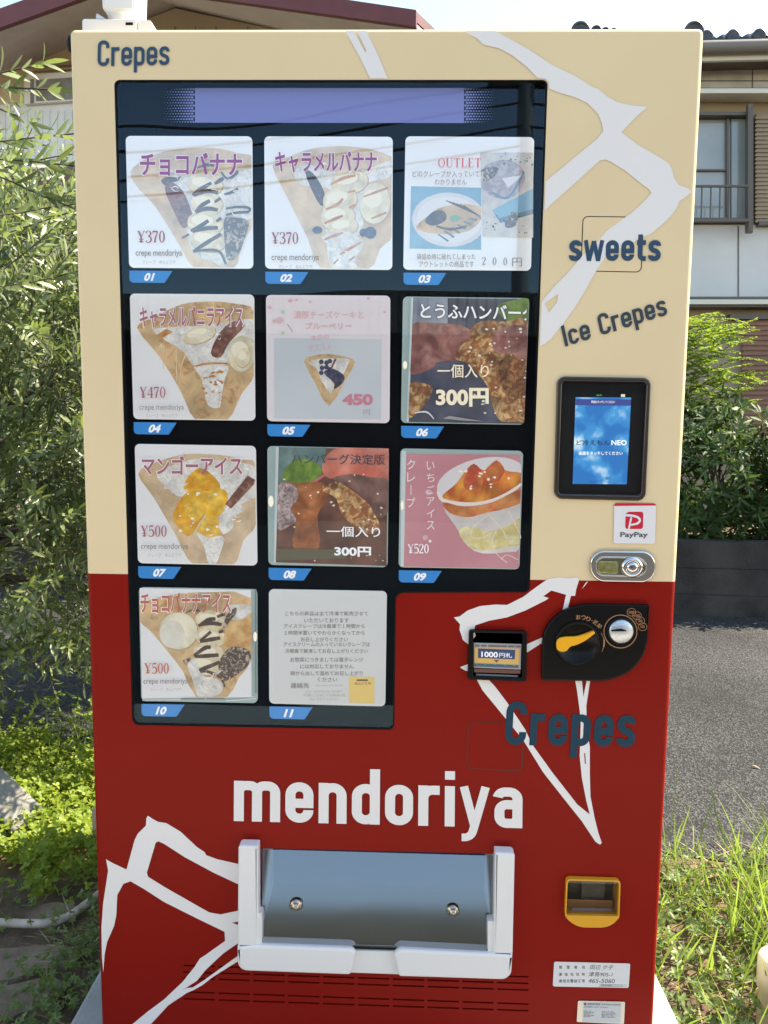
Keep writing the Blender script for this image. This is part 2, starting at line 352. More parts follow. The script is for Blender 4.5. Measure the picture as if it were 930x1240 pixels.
# ----------------------------------------------------------------- house at the back left (gable end towards us)
def house_left():
    FA = Facade((-2.8, 8.6, 0), R(11)); n = FA.n; back = -n
    root = empty('gabled_house', FA.pt(200, 519)*1.0, 'beige house with dark red gable roof edge behind the olive tree', 'house')
    root.location.z = 0
    wall = mat('beige_siding', (.62, .53, .36), .8, col2=(.56, .48, .33), nscale=3)
    panel = mat('pale_panel', (.72, .75, .77), .7, col2=(.64, .67, .70), nscale=4)
    soff = mat('soffit_board', (.52, .45, .41), .85, col2=(.46, .39, .36), nscale=3)
    redb = mat('bargeboard_red', (.13, .03, .038), .6, col2=(.11, .026, .032), nscale=6)
    metal = mat('roof_metal', (.13, .035, .03), .45, col2=(.10, .03, .028), nscale=4)
    alu = mat('window_alu', (.70, .70, .68), .4, .1)
    gl = mat('window_glass_dim', (.26, .26, .25), .12, spec=.8, col2=(.15, .15, .15), nscale=5)
    f = lambda x, y, o=0.0: FA.pt(x, y, o)
    mb = MB()
    down = lambda p: Vector((p.x, p.y, 0))
    # gable wall and the body behind it
    L, A, Rr = f(-120, 135), f(212, 10), f(560, 84)
    mb.prism([down(f(-120, 400)), L, A, Rr, down(f(560, 400))], back*6, wall)
    mb.build('wall', root)
    tr = MB(); trim = mat('wall_trim', (.33, .27, .21), .8)
    tr.prism([f(40, 82, .03), f(40, 78, .03), f(120, 74, .03), f(120, 78, .03)], n*.03, trim)
    tr.prism([f(40, 87.5, .02), f(40, 86.5, .02), f(120, 82.5, .02), f(120, 83.5, .02)], n*.02, trim)
    for x in (110, 152, 176, 212, 237, 262, 300): tr.prism([f(x-.6, 84, .02), f(x-.6, 32, .02), f(x+.6, 32, .02), f(x+.6, 84, .02)], n*.01, trim)
    tr.build('wall_trim', root)
    pn = MB()
    pn.prism([f(-90, 330, .01), f(-90, 135, .01), f(98, 122, .01), f(98, 300, .01)], n*.04, panel)
    for x in range(-84, 96, 9): pn.prism([f(x-.7, 320, .05), f(x-.7, 134, .05), f(x+.7, 134, .05), f(x+.7, 320, .05)], n*.012, panel)
    pn.build('cladding', root)
    wi = MB(); wi.prism([f(33, 128, .055), f(33, 93, .055), f(110, 88, .055), f(110, 123, .055)], n*.06, alu)
    wo = wi.build('window', root)
    gp = MB()
    gp.prism([f(37, 125.5, .12), f(37, 96, .12), f(41, 96, .12), f(41, 125, .12)], n*.006, gl)
    gp.prism([f(44, 122.5, .12), f(44, 97, .12), f(108, 92.5, .12), f(108, 119, .12)], n*.006, gl)
    gp.build('pane', wo)
    # roof slabs: bargeboard line stands 0.9 m in front of the wall
    off = .95
    ap_w, ap_f = f(212, 6, .02), f(147, -14, off)
    lw, lf = f(-150, 150, .02), f(-150, 92, off)
    rw, rf = f(560, 86, .02), f(505, 36, off)
    ro = MB()
    for a, b, c, d in ((ap_w, ap_f, lf, lw), (ap_f, ap_w, rw, rf)):
        ro.prism([a, b, c, d], Vector((0, 0, .05)), soff)
    for a, c in ((ap_w, lw), (ap_w, rw)): ro.prism([a, a+back*6, c+back*6, c], Vector((0, 0, .05)), soff)
    up = Vector((0, 0, .07))
    for a, b, c, d in ((ap_w, ap_f, lf, lw), (ap_f, ap_w, rw, rf)):
        ro.prism([a+up, b+up, c+up, d+up], Vector((0, 0, .10)), metal)
    for a, c in ((ap_w, lw), (ap_w, rw)): ro.prism([a+up, a+up+back*6, c+up+back*6, c+up], Vector((0, 0, .10)), metal)
    rfo = ro.build('roof', root)
    bb = MB()
    def barge(a, b, h0, h1): bb.prism([a, b, b+Vector((0, 0, h1)), a+Vector((0, 0, h0))], n*.06, redb)
    barge(ap_f+n*.005, lf+n*.005, .20, .21); barge(ap_f+n*.005, rf+n*.005, .20, .16)
    bb.build('bargeboard', rfo)
    # lean-to roof and shutter below
    lo = MB()
    lo.prism([f(-80, 218, .06), f(100, 205, .06), f(104, 226, 1.0), f(-80, 241, 1.0)], Vector((0, 0, .05)), metal)
    lo.build('lean_to_roof', root)
house_left()
sheet('bounce_yard', [(-40, 5.9), (40, 5.9), (40, 60), (-40, 60)], .004, mat('bounce_yard_pale', (.48, .46, .42), .9, col2=(.38, .37, .34), nscale=3))  # added pale ground, unseen, bounces sunlight up under the house eaves

# ----------------------------------------------------------------- house at the back right (tiled roof)
def house_right():
    FA = Facade((3.1, 7.0, 0), R(3)); n = FA.n; back = -n
    root = empty('tiled_house', (4.5, 7, 0), 'old grey walled house with dark tiled roof behind the machine', 'house')
    wall = mat('grey_render', (.60, .62, .64), .8, col2=(.52, .53, .55), nscale=2.2, detail=8, lo=.3, hi=.75)
    wstrip = mat('stained_panel', (.62, .60, .55), .85, col2=(.40, .38, .35), nscale=3, detail=8)
    dk = mat('brown_aluminium', (.095, .082, .075), .45, .2)
    trim = mat('cream_gutter', (.60, .58, .52), .6)
    tan = mat('tan_render', (.33, .26, .18), .85, col2=(.28, .22, .16), nscale=3)
    tile = mat('roof_tile', (.022, .028, .038), .45, col2=(.045, .052, .065), nscale=8)
    glass = mat('house_glass', (.22, .26, .28), .05, spec=.8, col2=(.30, .34, .36), nscale=1.5)
    curt = mat('curtain', (.55, .58, .58), .9)
    shut = mat('shutter_slats', (.30, .23, .16), .55, col2=(.26, .20, .14), nscale=5)
    shut2 = mat('shutter_red', (.24, .12, .085), .6, col2=(.20, .10, .07), nscale=5)
    f = lambda x, y, o=0.0: FA.pt(x, y, o)
    def slab(m_, x0, y0, x1, y1, o, t, m):
        m_.prism([f(x0, y0, o), f(x1, y0, o), f(x1, y1, o), f(x0, y1, o)], n*t, m)
    mb = MB()
    a, b = f(700, 60), f(1350, 60); g = Vector((0, 0, 1))
    z1 = f(900, 52).z
    mb.prism([Vector((a.x, a.y, 0)), Vector((b.x, b.y, 0)), Vector((b.x, b.y, z1)), Vector((a.x, a.y, z1))], back*6, tan)
    slab(mb, 700, 66, 1340, 114, .002, .03, wstrip)
    slab(mb, 700, 273, 1340, 361, .002, .03, wall)
    mb.build('wall', root)
    tr = MB()
    slab(tr, 700, 97.5, 1340, 98.5, .034, .004, dk)
    for x in (770, 911, 1052): slab(tr, x-.6, 67, x+.6, 113, .034, .005, dk)
    for x in (769, 894, 1020): slab(tr, x-.7, 274, x+.7, 360, .034, .004, dk)
    slab(tr, 700, 114.5, 1340, 118, .01, .16, dk); slab(tr, 700, 118.5, 1340, 124, .01, .22, trim)
    slab(tr, 700, 361.5, 1340, 366, .01, .12, dk); slab(tr, 700, 366.5, 1340, 372, .01, .2, trim)
    slab(tr, 700, 372.5, 1340, 374.5, .01, .16, dk)
    tr.build('wall_trim', root)
    # window with rail
    wf = MB()
    slab(wf, 800, 141, 905, 145, .002, .12, dk); slab(wf, 901, 145.2, 906, 270, .002, .10, dk); slab(wf, 800, 268, 905, 272, .002, .14, dk)
    slab(wf, 903.5, 128, 909.5, 283, .122, .05, dk); slab(wf, 878, 146, 881, 267.5, .01, .05, dk)
    slab(wf, 820, 206, 879, 208, .012, .035, dk)
    wo = wf.build('window', root)
    pg = MB(); slab(pg, 800, 145.5, 884, 267.5, .005, .012, glass); slab(pg, 884.5, 145.5, 901.5, 267.5, .005, .03, glass); pg.build('pane', wo)
    rl = MB()
    slab(rl, 800, 225, 906, 227.2, .36, .03, dk); slab(rl, 800, 266, 906, 269, .36, .035, dk)
    for x in range(806, 904, 11):
        p0, p1 = f(x, 227, .375), f(x-1, 267, .375); rl.tube([p0, p1], .0075, dk, 6)
    slab(rl, 902, 271, 906, 283, .19, .1, dk)
    rl.build('balcony_rail', root)
    sh = MB()
    slab(sh, 913.5, 140, 1090, 271, .002, .05, shut)
    for k in range(26): slab(sh, 914, 142+k*5, 1089, 144.6+k*5, .053, .012, shut)
    slab(sh, 913.5, 271.5, 1090, 276, .002, .12, dk)
    sh.build('shutter', root)
    sg = MB()
    slab(sg, 880, 382, 1000, 388, .002, .1, dk)
    slab(sg, 898, 388.5, 990, 640, .002, .05, shut2)
    for k in range(40): slab(sg, 898, 391+k*6, 990, 394+k*6, .053, .015, shut2)
    sg.build('shutter', root, label='reddish ground floor shutter')
    # roof: eave stands .75 m forward, pantile ribs run up the slope
    ro = MB(); pit = R(19); eo = .34
    e0, e1 = f(692, 44, eo), f(1350, 36, eo); ez = (f(870, 47, eo).z)
    e0.z = ez; e1.z = ez
    upv = back*math.cos(pit)+Vector((0, 0, math.sin(pit)))
    L = (e1-e0).length; u = (e1-e0).normalized(); nw = int(L/.245)
    prof = []
    for i in range(nw*8+1):
        t = i/8.0; ph = (t % 1.0); h = .055*max(0, math.sin(math.pi*min(1, ph/.55)))**.8 if ph < .55 else -.012*math.sin(math.pi*(ph-.55)/.45)
        prof.append(e0+u*(t*.245)+Vector((0, 0, h)))
    N = len(prof)
    rows = 14
    vv = []; fs = []
    for r_ in range(rows):
        for q in range(2):
            d = (r_+q*.999)*.27
            vv += [p+upv*d+Vector((0, 0, .02*(1-q))) for p in prof]
    for r_ in range(rows*2-1): fs += [(r_*N+i, r_*N+i+1, (r_+1)*N+i+1, (r_+1)*N+i) for i in range(N-1)]
    ro.add(vv, fs, tile, True)
    for i in range(nw): # round end caps
        c = e0+u*(i*.245+.067)+Vector((0, 0, .012)); ro.lathe(c-n*.02, n, [(.062, 0), (.062, .05), (.05, .056), (.02, .05)], tile, 16)
    ro.prism([e0+Vector((0, 0, -.035)), e1+Vector((0, 0, -.035)), e1+Vector((0, 0, -.004)), e0+Vector((0, 0, -.004))], n*.02, tile)
    rfo = ro.build('roof', root)
    # verge / ridge end tiles that peep over the machine
    for (x, y, r) in ((703, 38, .095), (722, 38, .055), (733, 39, .045), (743, 39.5, .04), (840.5, 38, .095)):
        c = f(x, y, eo+.03); k = MB(); k.lathe(c-n*.25, n, [(r, 0), (r, .26), (r*.8, .27), (r*.75, .255), (r*.3, .26), (r*.25, .275)], tile, 20); k.build('ridge_end_tile', rfo)
    gt = MB(); gut = mat('gutter_grey', (.16, .15, .14), .5)
    gz = Vector((0, 0, -.10)); gt.tube([e0+gz+n*.05, e1+gz+n*.05], .06, gut, 12)
    gt.build('gutter', rfo)
    sf = MB(); sof = mat('eave_board', (.20, .165, .13), .85, col2=(.15, .12, .10), nscale=4)
    s0, s1 = e0+Vector((0, 0, -.20)), e1+Vector((0, 0, -.20))
    sf.prism([s0, s1, s1+Vector((0, 0, .16)), s0+Vector((0, 0, .16))], back*.04, trim)
    w0, w1 = f(692, 60), f(1350, 60); w0.z = w1.z = ez-.16
    sf.prism([s0+back*.045+Vector((0, 0, .03)), s1+back*.045+Vector((0, 0, .03)), w1, w0], Vector((0, 0, .03)), sof)
    sf.build('eaves', rfo)
house_right()

# ----------------------------------------------------------------- low block wall across the road
def block_wall():
    root = empty('block_wall', (3.2, 4.0, 0), 'low dark concrete block retaining wall across the road', 'wall')
    m = mat('dark_block', (.078, .070, .062), .95, col2=(.026, .024, .022), nscale=4, detail=10, lo=.3, hi=.7, bump=.5, bscale=70)
    jm = mat('mortar', (.10, .095, .09), .95)
    FA = Facade((1.917, 3.93, 0), R(4)); n = FA.n; u = FA.u
    o = Vector((1.917, 3.93, 0)); f = lambda a, z, d=0.0: o+u*a+Vector((0, 0, z))+n*d
    b = MB(); x0, x1 = -9.0, 9.0
    for z0, z1, d in ((.0, .14, .05), (.145, .325, .0), (.33, .51, .0)):
        k = 0; x = x0-(.2 if d == 0 and z0 > .2 else 0)
        while x < x1:
            L = .9; jj = random.uniform(-.003, .003)
            b.prism([f(x+.003, z0, d+jj), f(x+L-.003, z0, d+jj), f(x+L-.003, z1, d+jj), f(x+.003, z1, d+jj)], -n*.15, m); x += L; k += 1
    b.build('blocks', root)
    j = MB(); j.prism([f(x0, 0, -.012), f(x1, 0, -.012), f(x1, .5, -.012), f(x0, .5, -.012)], -n*.11, jm); j.build('mortar', root)
    e = MB(); e.prism([f(x0, .0, -.16), f(x1, 0, -.16), f(x1, .47, -.16), f(x0, .47, -.16)], -n*1.6, soil)
    setp(e.build('planting_bed'), kind='structure')
block_wall()

# ================================================================= vegetation
def leaves(mb_list, m, name, parent=None, **kw):
    """mb_list rows: base, direction, side, length, width, bend"""
    A = np.array([r[0] for r in mb_list]); D = np.array([r[1] for r in mb_list]); U = np.array([r[2] for r in mb_list])
    L = np.array([r[3] for r in mb_list])[:, None]; W = np.array([r[4] for r in mb_list])[:, None]; B = np.array([r[5] for r in mb_list])[:, None]
    D /= np.linalg.norm(D, axis=1, keepdims=True)+1e-9
    Sd = np.cross(D, U); Sd /= np.linalg.norm(Sd, axis=1, keepdims=True)+1e-9
    N = np.cross(Sd, D)
    pos = []
    for t, wd in ((0, .12), (.25, .8), (.55, 1.0), (.82, .6), (1.0, .06)):
        c = A+D*L*t+N*(-B*L*t*t)
        pos.append(c-Sd*W*wd*.5+N*W*.12*wd); pos.append(c); pos.append(c+Sd*W*wd*.5+N*W*.12*wd)
    n = len(A); V = np.stack(pos, 1).reshape(-1, 3)
    base = (np.arange(n)*15)[:, None]
    q = []
    for k in range(4):
        i = k*3; q += [[i, i+1, i+4, i+3], [i+1, i+2, i+5, i+4]]
    Fc = (base[:, None, :]+np.array(q)[None, :, :]).reshape(-1, 4)
    me = bpy.data.meshes.new(name); me.from_pydata(V.tolist(), [], Fc.tolist()); me.materials.append(m)
    me.polygons.foreach_set('use_smooth', [True]*len(Fc)); me.update()
    o = bpy.data.objects.new(name, me); C.objects.link(o)
    if parent: o.parent = parent; o.location = -parent.location
    setp(o, **kw); return o
def rv(): 
    v = rng.normal(size=3); return v/np.linalg.norm(v)

bark = mat('bark', (.13, .11, .09), .9, col2=(.07, .055, .045), nscale=30, bump=.5, bscale=60)
def olive():
    root = empty('olive_tree', (-1.62, 1.45, 0), 'grey green olive tree with narrow leaves left of the machine', 'tree')
    tw = MB(); lv = []
    tr = MB()
    T = [(-1.62, 1.45, -.05), (-1.60, 1.43, .4), (-1.55, 1.42, .8), (-1.52, 1.38, 1.15)]
    tr.tube(T, [.07, .055, .05, .04], bark, 10); tr.build('trunk', root)
    limbs = []
    for i in range(16):
        z0 = random.uniform(.55, 1.15); st = Vector((-1.57, 1.42, z0))
        ang = random.uniform(-1.3, 1.1); ln = random.uniform(.5, .95)
        d = Vector((math.cos(ang), math.sin(ang)*.9, random.uniform(.0, 1.2))).normalized()
        p = [st]; 
        for k in range(6):
            d = (d+Vector((random.uniform(-.15, .15), random.uniform(-.15, .15), random.uniform(-.22, .08)))).normalized(); p.append(p[-1]+d*ln/5)
        limbs.append(p); tw.tube(p, [.014, .012, .010, .008, .006, .005, .004], bark, 6)
    def twig(s, d, ln, step=.024, ll=(.045, .066), lw=(.0105, .0145), droop=.10):
        p = [np.array(s)]; d = np.array(d, float); d /= np.linalg.norm(d); k = int(ln/step); roll = random.uniform(0, 3)
        for i in range(k):
            d = d+np.array([rng.normal()*.04, rng.normal()*.04, rng.normal()*.035-droop*step*3]); d /= np.linalg.norm(d)
            p.append(p[-1]+d*step)
            a = np.cross(d, [0, 0, 1.0]); a /= np.linalg.norm(a)+1e-6; b = np.cross(d, a)
            th = roll+(i % 2)*math.pi/2+rng.normal()*.25; sd_ = a*math.cos(th)+b*math.sin(th)
            if i < 2: continue
            sc = 1.0 if i < k-4 else .65
            for sg in (1, -1):
                if random.random() < .1: continue
                dd = d*.75+sd_*sg*.75+rng.normal(size=3)*.14; nn = np.cross(dd, np.cross(d, sd_*sg))+rng.normal(size=3)*.2
                lv.append((p[-1], dd, d*1.0-sd_*sg*.6+rng.normal(size=3)*.3, random.uniform(*ll)*sc, random.uniform(*lw)*sc, random.uniform(-.05, .25)))
        lv.append((p[-1], d, rv(), ll[0], lw[0], .1))
        tw.tube([tuple(x) for x in p[::2]], .0016, bark, 4, False)
    cnt = 0
    while cnt < 1700:
        s = np.array([random.uniform(-1.95, -.70), random.uniform(.95, 2.15), random.uniform(.38, 2.02)]) if cnt < 1400 else np.array([random.uniform(-1.25, -.72), random.uniform(.95, 1.6), random.uniform(.5, 1.95)])
        # egg-shaped crown, thin at the very top, hanging low to the left
        ex = (s[0]+1.5)/.95; ey = (s[1]-1.5)/.75; ez = (s[2]-1.12)/.98
        if ex*ex+ey*ey+ez*ez > 1: continue
        if s[2] < .75 and random.random() < .35: continue
        if s[2] > 1.85 and random.random() < .3: continue
        out = np.array([s[0]+1.5, (s[1]-1.45), .25+.5*(s[2]-1.0)]); out /= np.linalg.norm(out)+1e-6
        d = out*.9+rng.normal(size=3)*.6+np.array([.25, -.1, -.05 if s[2] < 1.2 else .25])
        twig(s, d, random.uniform(.22, .42)); cnt += 1
    # two sprays close to the machine's upper left corner
    for (px, py, Y, dx, dz, ln) in ((-55, 105, .10, 1, .10, .16), (-40, 98, .12, 1, .22, .14), (-30, 118, .12, .8, -.35, .11),
                                    (-45, 190, .22, 1, .0, .30), (-50, 178, .20, 1, .22, .26), (-30, 205, .2, 1, -.25, .2), (-60, 215, .25, 1, .25, .27),
                                    (-20, 262, .35, 1, .2, .22), (-30, 300, .4, 1, .45, .25), (0, 330, .5, .8, .7, .22), (-40, 350, .45, 1, .1, .26), (20, 300, .6, .7, .8, .2)):
        s = P(px, py, Y); twig(tuple(s), (dx, random.uniform(-.1, .2), dz), ln, step=.02, ll=(.05, .066), lw=(.011, .014), droop=.05)
    tw.build('branches', root)
    leaves(lv, leafmat('olive_leaf', (.050, .085, .028), (.23, .275, .14), (.32, .42, .10), .28, .36, .5), 'crown', root)
olive()

def shrub(name, c, rad, nwh, lf, m, label, parent_cat='shrub', group=None, up=.3, stems=14, per=6, shell=.55, tier=None, base=0.0):
    root = empty(name, (c[0], c[1], base), label, parent_cat, group)
    st = MB(); lv = []
    c = np.array(c); rad = np.array(rad)
    for i in range(stems):
        e = rv(); e[2] = abs(e[2])*.9; t = c+e*rad*random.uniform(.5, .85); b0 = np.array([c[0]+random.uniform(-.15, .15)*rad[0], c[1]+random.uniform(-.15, .15), base])
        mid = (b0+t)/2+rng.normal(size=3)*.05; st.tube([tuple(b0), tuple(mid), tuple(t)], [.012, .008, .004], bark, 5)
    for i in range(nwh):
        e = rv(); k = shell+(1-shell)*random.random()**.6
        s = c+e*rad*k*(1+rng.normal()*.06)
        ax = e*.8+np.array([0, -.15, up])+rng.normal(size=3)*.35; ax /= np.linalg.norm(ax)
        a = np.cross(ax, rv()); a /= np.linalg.norm(a); b = np.cross(ax, a)
        for j in range(per):
            th = 2*math.pi*(j/per)+rng.normal()*.2
            dd = (a*math.cos(th)+b*math.sin(th))*random.uniform(.6, 1.0)+ax*random.uniform(.2, .8)
            lv.append((s+rng.normal(size=3)*.01, dd, ax, random.uniform(lf[0], lf[1]), random.uniform(lf[2], lf[3]), random.uniform(.0, .35)))
    st.build('stems', root)
    leaves(lv, m, 'foliage', root)
    return root
def nandina():
    c = P(862, 425, 4.55); root = empty('feathery_shrub', (c.x, 4.55, .5), 'bright yellow green feathery shrub sunlit above the dark bushes', 'shrub')
    st = MB(); lv = []
    for i in range(330):
        b = np.array([c.x+random.uniform(-.52, .12), 4.6+random.uniform(-.25, .35), random.uniform(1.1, 2.08)])
        az = random.uniform(-1.2, 1.2) if random.random() < .65 else random.uniform(0, 6.28)
        d = np.array([math.cos(az), -math.sin(az)*.8, random.uniform(-.05, .75)]); d /= np.linalg.norm(d)
        ln = random.uniform(.16, .34); p = b.copy(); pts = [tuple(p)]; k = 0
        while k*.018 < ln:
            d = d+np.array([0, 0, -.035])+rng.normal(size=3)*.03; d /= np.linalg.norm(d); p = p+d*.018; pts.append(tuple(p)); k += 1
            sd_ = np.cross(d, [0, 0, 1.0]); sd_ /= np.linalg.norm(sd_)+1e-6; w_ = math.sin(math.pi*min(1, (k*.018/ln)*.8+.2))
            for sg in (1, -1):
                for q in range(2):
                    lv.append((p+sd_*sg*q*.025*w_, d*.7+sd_*sg*.8+rng.normal(size=3)*.15, np.array([0, 0, 1.0])+rng.normal(size=3)*.35, random.uniform(.022, .04), random.uniform(.009, .014), .1))
        st.tube(pts[::3]+[pts[-1]], .0025, bark, 4, False)
    for i in range(7):
        x = c.x+random.uniform(-.3, .2); st.tube([(x, 4.6, .45), (x+random.uniform(-.1, .1), 4.6, 1.0), (x+random.uniform(-.2, .2), 4.6, 1.6)], [.012, .01, .006], bark, 5)
    st.build('stems', root)
    leaves(lv, leafmat('nandina_leaf', (.06, .13, .02), (.16, .25, .035), (.34, .50, .05), .42, .5, .3), 'foliage', root)
nandina()
dl = leafmat('laurel_leaf', (.028, .060, .020), (.075, .13, .042), (.12, .22, .04), .22, .55, .25)
shrub('leafy_shrub', (2.30, 4.30, .93), (.62, .40, .60), 620, (.07, .11, .016, .024), dl, 'dark green bush under the feathery shrub beside the machine', group=None, shell=.5, base=.45)
shrub('leafy_shrub', (3.05, 4.24, .86), (.56, .40, .58), 560, (.08, .12, .018, .028), dl, 'dark green long leaved bush at the right edge above the block wall', shell=.5, base=.45)
shrub('shade_shrub', (.0, 3.05, 1.45), (.95, .8, 1.3), 900, (.09, .14, .03, .045), dl, 'unseen broad bush added behind the machine to shade the road', shell=.2, base=0)  # added occluder hidden behind the machine, casts shade on the left road
hl = leafmat('hedge_leaf', (.016, .034, .012), (.045, .075, .026), (.05, .10, .02), .15, .6, .2)
shrub('hedge_bush', (-2.05, 4.7, 1.25), (1.2, .45, 1.0), 900, (.06, .09, .02, .03), hl, 'dark hedge bush across the road behind the olive tree', shell=.35, base=.45, stems=24)
shrub('hedge_bush', (-3.7, 4.9, 1.3), (1.1, .5, 1.0), 600, (.06, .09, .02, .03), hl, 'dark hedge bush at the far left behind the olive tree', shell=.35, base=.45, stems=20)

# low leafy ground cover left of the machine
def ground_cover():
    lv = []
    n = 0
    while n < 7500:
        x = random.uniform(-1.75, -.60); y = random.uniform(.50, 1.85)
        lim = .64+.08*math.sin(x*9)+.05*math.sin(x*23)
        if y < lim and random.random() > .05: continue
        far = 1.42+.25*(-x-1.0)+.08*math.sin(x*17)
        if y > far and random.random() > .12: continue
        dens = .5+.5*math.sin(x*13+1)*math.sin(y*11)
        if random.random() > .55+.45*dens: continue
        h = random.uniform(.02, .09)+.06*max(0, dens-.4)
        s = np.array([x, y, h]); n += 1
        ax = np.array([.25, -.15, 1.0])+rng.normal(size=3)*.4
        a = np.cross(ax, rv()); a /= np.linalg.norm(a); b = np.cross(ax/np.linalg.norm(ax), a)
        for j in range(3):
            th = j*2.09+random.random()*.5
            lv.append((s, a*math.cos(th)+b*math.sin(th)+ax*.25, ax, random.uniform(.010, .019), random.uniform(.008, .013), .15))
    o = leaves(lv, leafmat('clover_leaf', (.09, .16, .018), (.25, .32, .045), (.44, .54, .04), .4, .5, .35), 'ground_cover', kind='stuff')
    lv = []
    for i in range(1900):                     # sparse small weeds in the shade and on the right
        if i < 520: x, y = (-.70+rng.normal()*.06, .26+rng.normal()*.17) if i < 400 else (random.uniform(-1.1, -.62), random.uniform(.0, .6))
        else: x, y = random.uniform(.60, 1.6), random.uniform(.0, .82)
        s = np.array([x, y, random.uniform(.01, .06)]); ax = np.array([.1, -.1, 1.0])+rng.normal(size=3)*.4
        a = np.cross(ax, rv()); a /= np.linalg.norm(a); b = np.cross(ax/np.linalg.norm(ax), a)
        for j in range(5):
            th = j*1.26+random.random()*.5
            ws = .6 if i < 520 else .9; lv.append((s, a*math.cos(th)+b*math.sin(th)+ax*.4, ax, random.uniform(.012, .026)*ws, random.uniform(.007, .011)*ws, .2))
    leaves(lv, leafmat('weed_leaf', (.06, .11, .03), (.16, .22, .06), (.25, .35, .05), .35, .5), 'small_weeds', kind='stuff')
    lv = []
    for i in range(1350):
        r_ = random.random()
        if r_ < .80: x, y = random.uniform(.62, 1.55), random.uniform(.05, .84)
        else: x, y = random.uniform(-1.3, -.7), random.uniform(1.2, 1.75)
        if x > 0 and random.random() < .5: x, y = 1.0+rng.normal()*.16, .50+rng.normal()*.14
        h = random.uniform(.05, .17)*(2.0 if x > .8 and random.random() < .3 else 1)
        d = np.array([rng.normal()*.45+.1, rng.normal()*.4-.1, 1.0])
        lv.append((np.array([x, y, 0.0]), d, np.array([rng.normal(), rng.normal(), .2]), h, random.uniform(.0022, .0058)*(1.3 if h > .2 else 1), random.uniform(-.2, .7)))
    leaves(lv, leafmat('grass_blade', (.07, .14, .022), (.23, .28, .07), (.32, .46, .07), .42, .5, .3), 'grass', kind='stuff')
    lv = []
    for i in range(420):
        x, y = (random.uniform(.62, 1.5), random.uniform(.0, .86)) if random.random() < .65 else (random.uniform(-1.5, -.6), random.uniform(.0, .75))
        lv.append((np.array([x, y, random.uniform(.004, .03)]), np.array([rng.normal(), rng.normal(), .12]), np.array([0, 0, 1.0]), random.uniform(.04, .16), random.uniform(.002, .004), .05))
    for i in range(6):
        lv.append((np.array([random.uniform(.9, 1.7), random.uniform(.8, 1.7), .012]), np.array([rng.normal(), rng.normal(), .15]), np.array([0, 0, 1.0]), random.uniform(.025, .04), random.uniform(.010, .016), .4))
    leaves(lv, leafmat('dry_straw', (.24, .17, .09), (.42, .33, .19), (.3, .22, .1), .2, .7), 'dry_litter', kind='stuff')
ground_cover()

# small things on the ground
stone = mat('paving_stone', (.27, .205, .15), .9, col2=(.14, .10, .07), nscale=9, detail=8, bump=.4, bscale=40)
def paver(px, label):
    pts = [G(*p, .03) for p in px]; b = MB(); sm_ = smooth_curve([(p.x, p.y) for p in pts], 4)
    b.prism([Vector((p[0], p[1], .014)) for p in sm_], Vector((0, 0, -.025)), stone)
    setp(b.build('paving_stone'), label, 'paving stone', 'flat stones in the shade left of the machine')
paver([(-30, 1146), (18, 1140), (66, 1136), (98, 1146), (84, 1160), (46, 1166), (10, 1178), (-40, 1176)], 'flat stone just below the pale hose at left')
paver([(-40, 1192), (14, 1184), (52, 1176), (78, 1182), (66, 1200), (70, 1212), (30, 1216), (0, 1228), (-50, 1224)], 'larger flat stone nearest the left bottom corner')
paver([(30, 1100), (60, 1086), (92, 1090), (84, 1104), (50, 1112)], 'small flat stone behind the pale hose bend')
hs = MB(); hp = [G(x, y, .03) for x, y in smooth_curve([(-60, 1112), (0, 1117), (55, 1118), (82, 1110), (100, 1098), (118, 1084), (150, 1060)], 6, False)]
hs.tube(hp, .0105, mat('hose_vinyl', (.56, .48, .41), .6, col2=(.36, .30, .25), nscale=30), 10)
setp(hs.build('garden_hose'), 'dusty pale hose on the ground left of the machine', 'hose')
cb = MB(); a, b_ = Vector((-1.62, 1.14, .33)), Vector((-1.075, .86, .055)); dv = (b_-a)
cb.box((a+b_)/2, (dv.length, .10, .05), mat('weathered_post', (.30, .29, .26), .95, col2=(.17, .165, .15), nscale=14, bump=.5, bscale=60), dv.to_track_quat('X', 'Z').to_matrix() @ Matrix.Rotation(R(25), 3, 'X'), .006)
setp(cb.build('concrete_post'), 'grey concrete post lying in the ground cover at left', 'post')
pp = MB(); c0 = G(938, 1242, .0); pvc = mat('pvc_cream', (.62, .55, .42), .5, col2=(.55, .47, .35), nscale=12)
pp.lathe((c0.x, c0.y, 0), (0, 0, 1), [(.036, 0), (.036, .085), (.041, .087), (.041, .150), (.036, .158), (.0, .158)], pvc, 24)
setp(pp.build('pipe_stub'), 'short capped cream pipe standing in the grass at right', 'pipe')
sk_ = MB(); q0 = P(116.5, 1066, .75); q1 = P(116.5, 1003, .75); sk_.box(((q0+q1)/2)[:], (.012, .012, (q1-q0).length+.12), mat('raw_wood', (.45, .36, .24), .8))
setp(sk_.build('wooden_stake'), 'thin pale stake against the left side of the machine', 'stake')

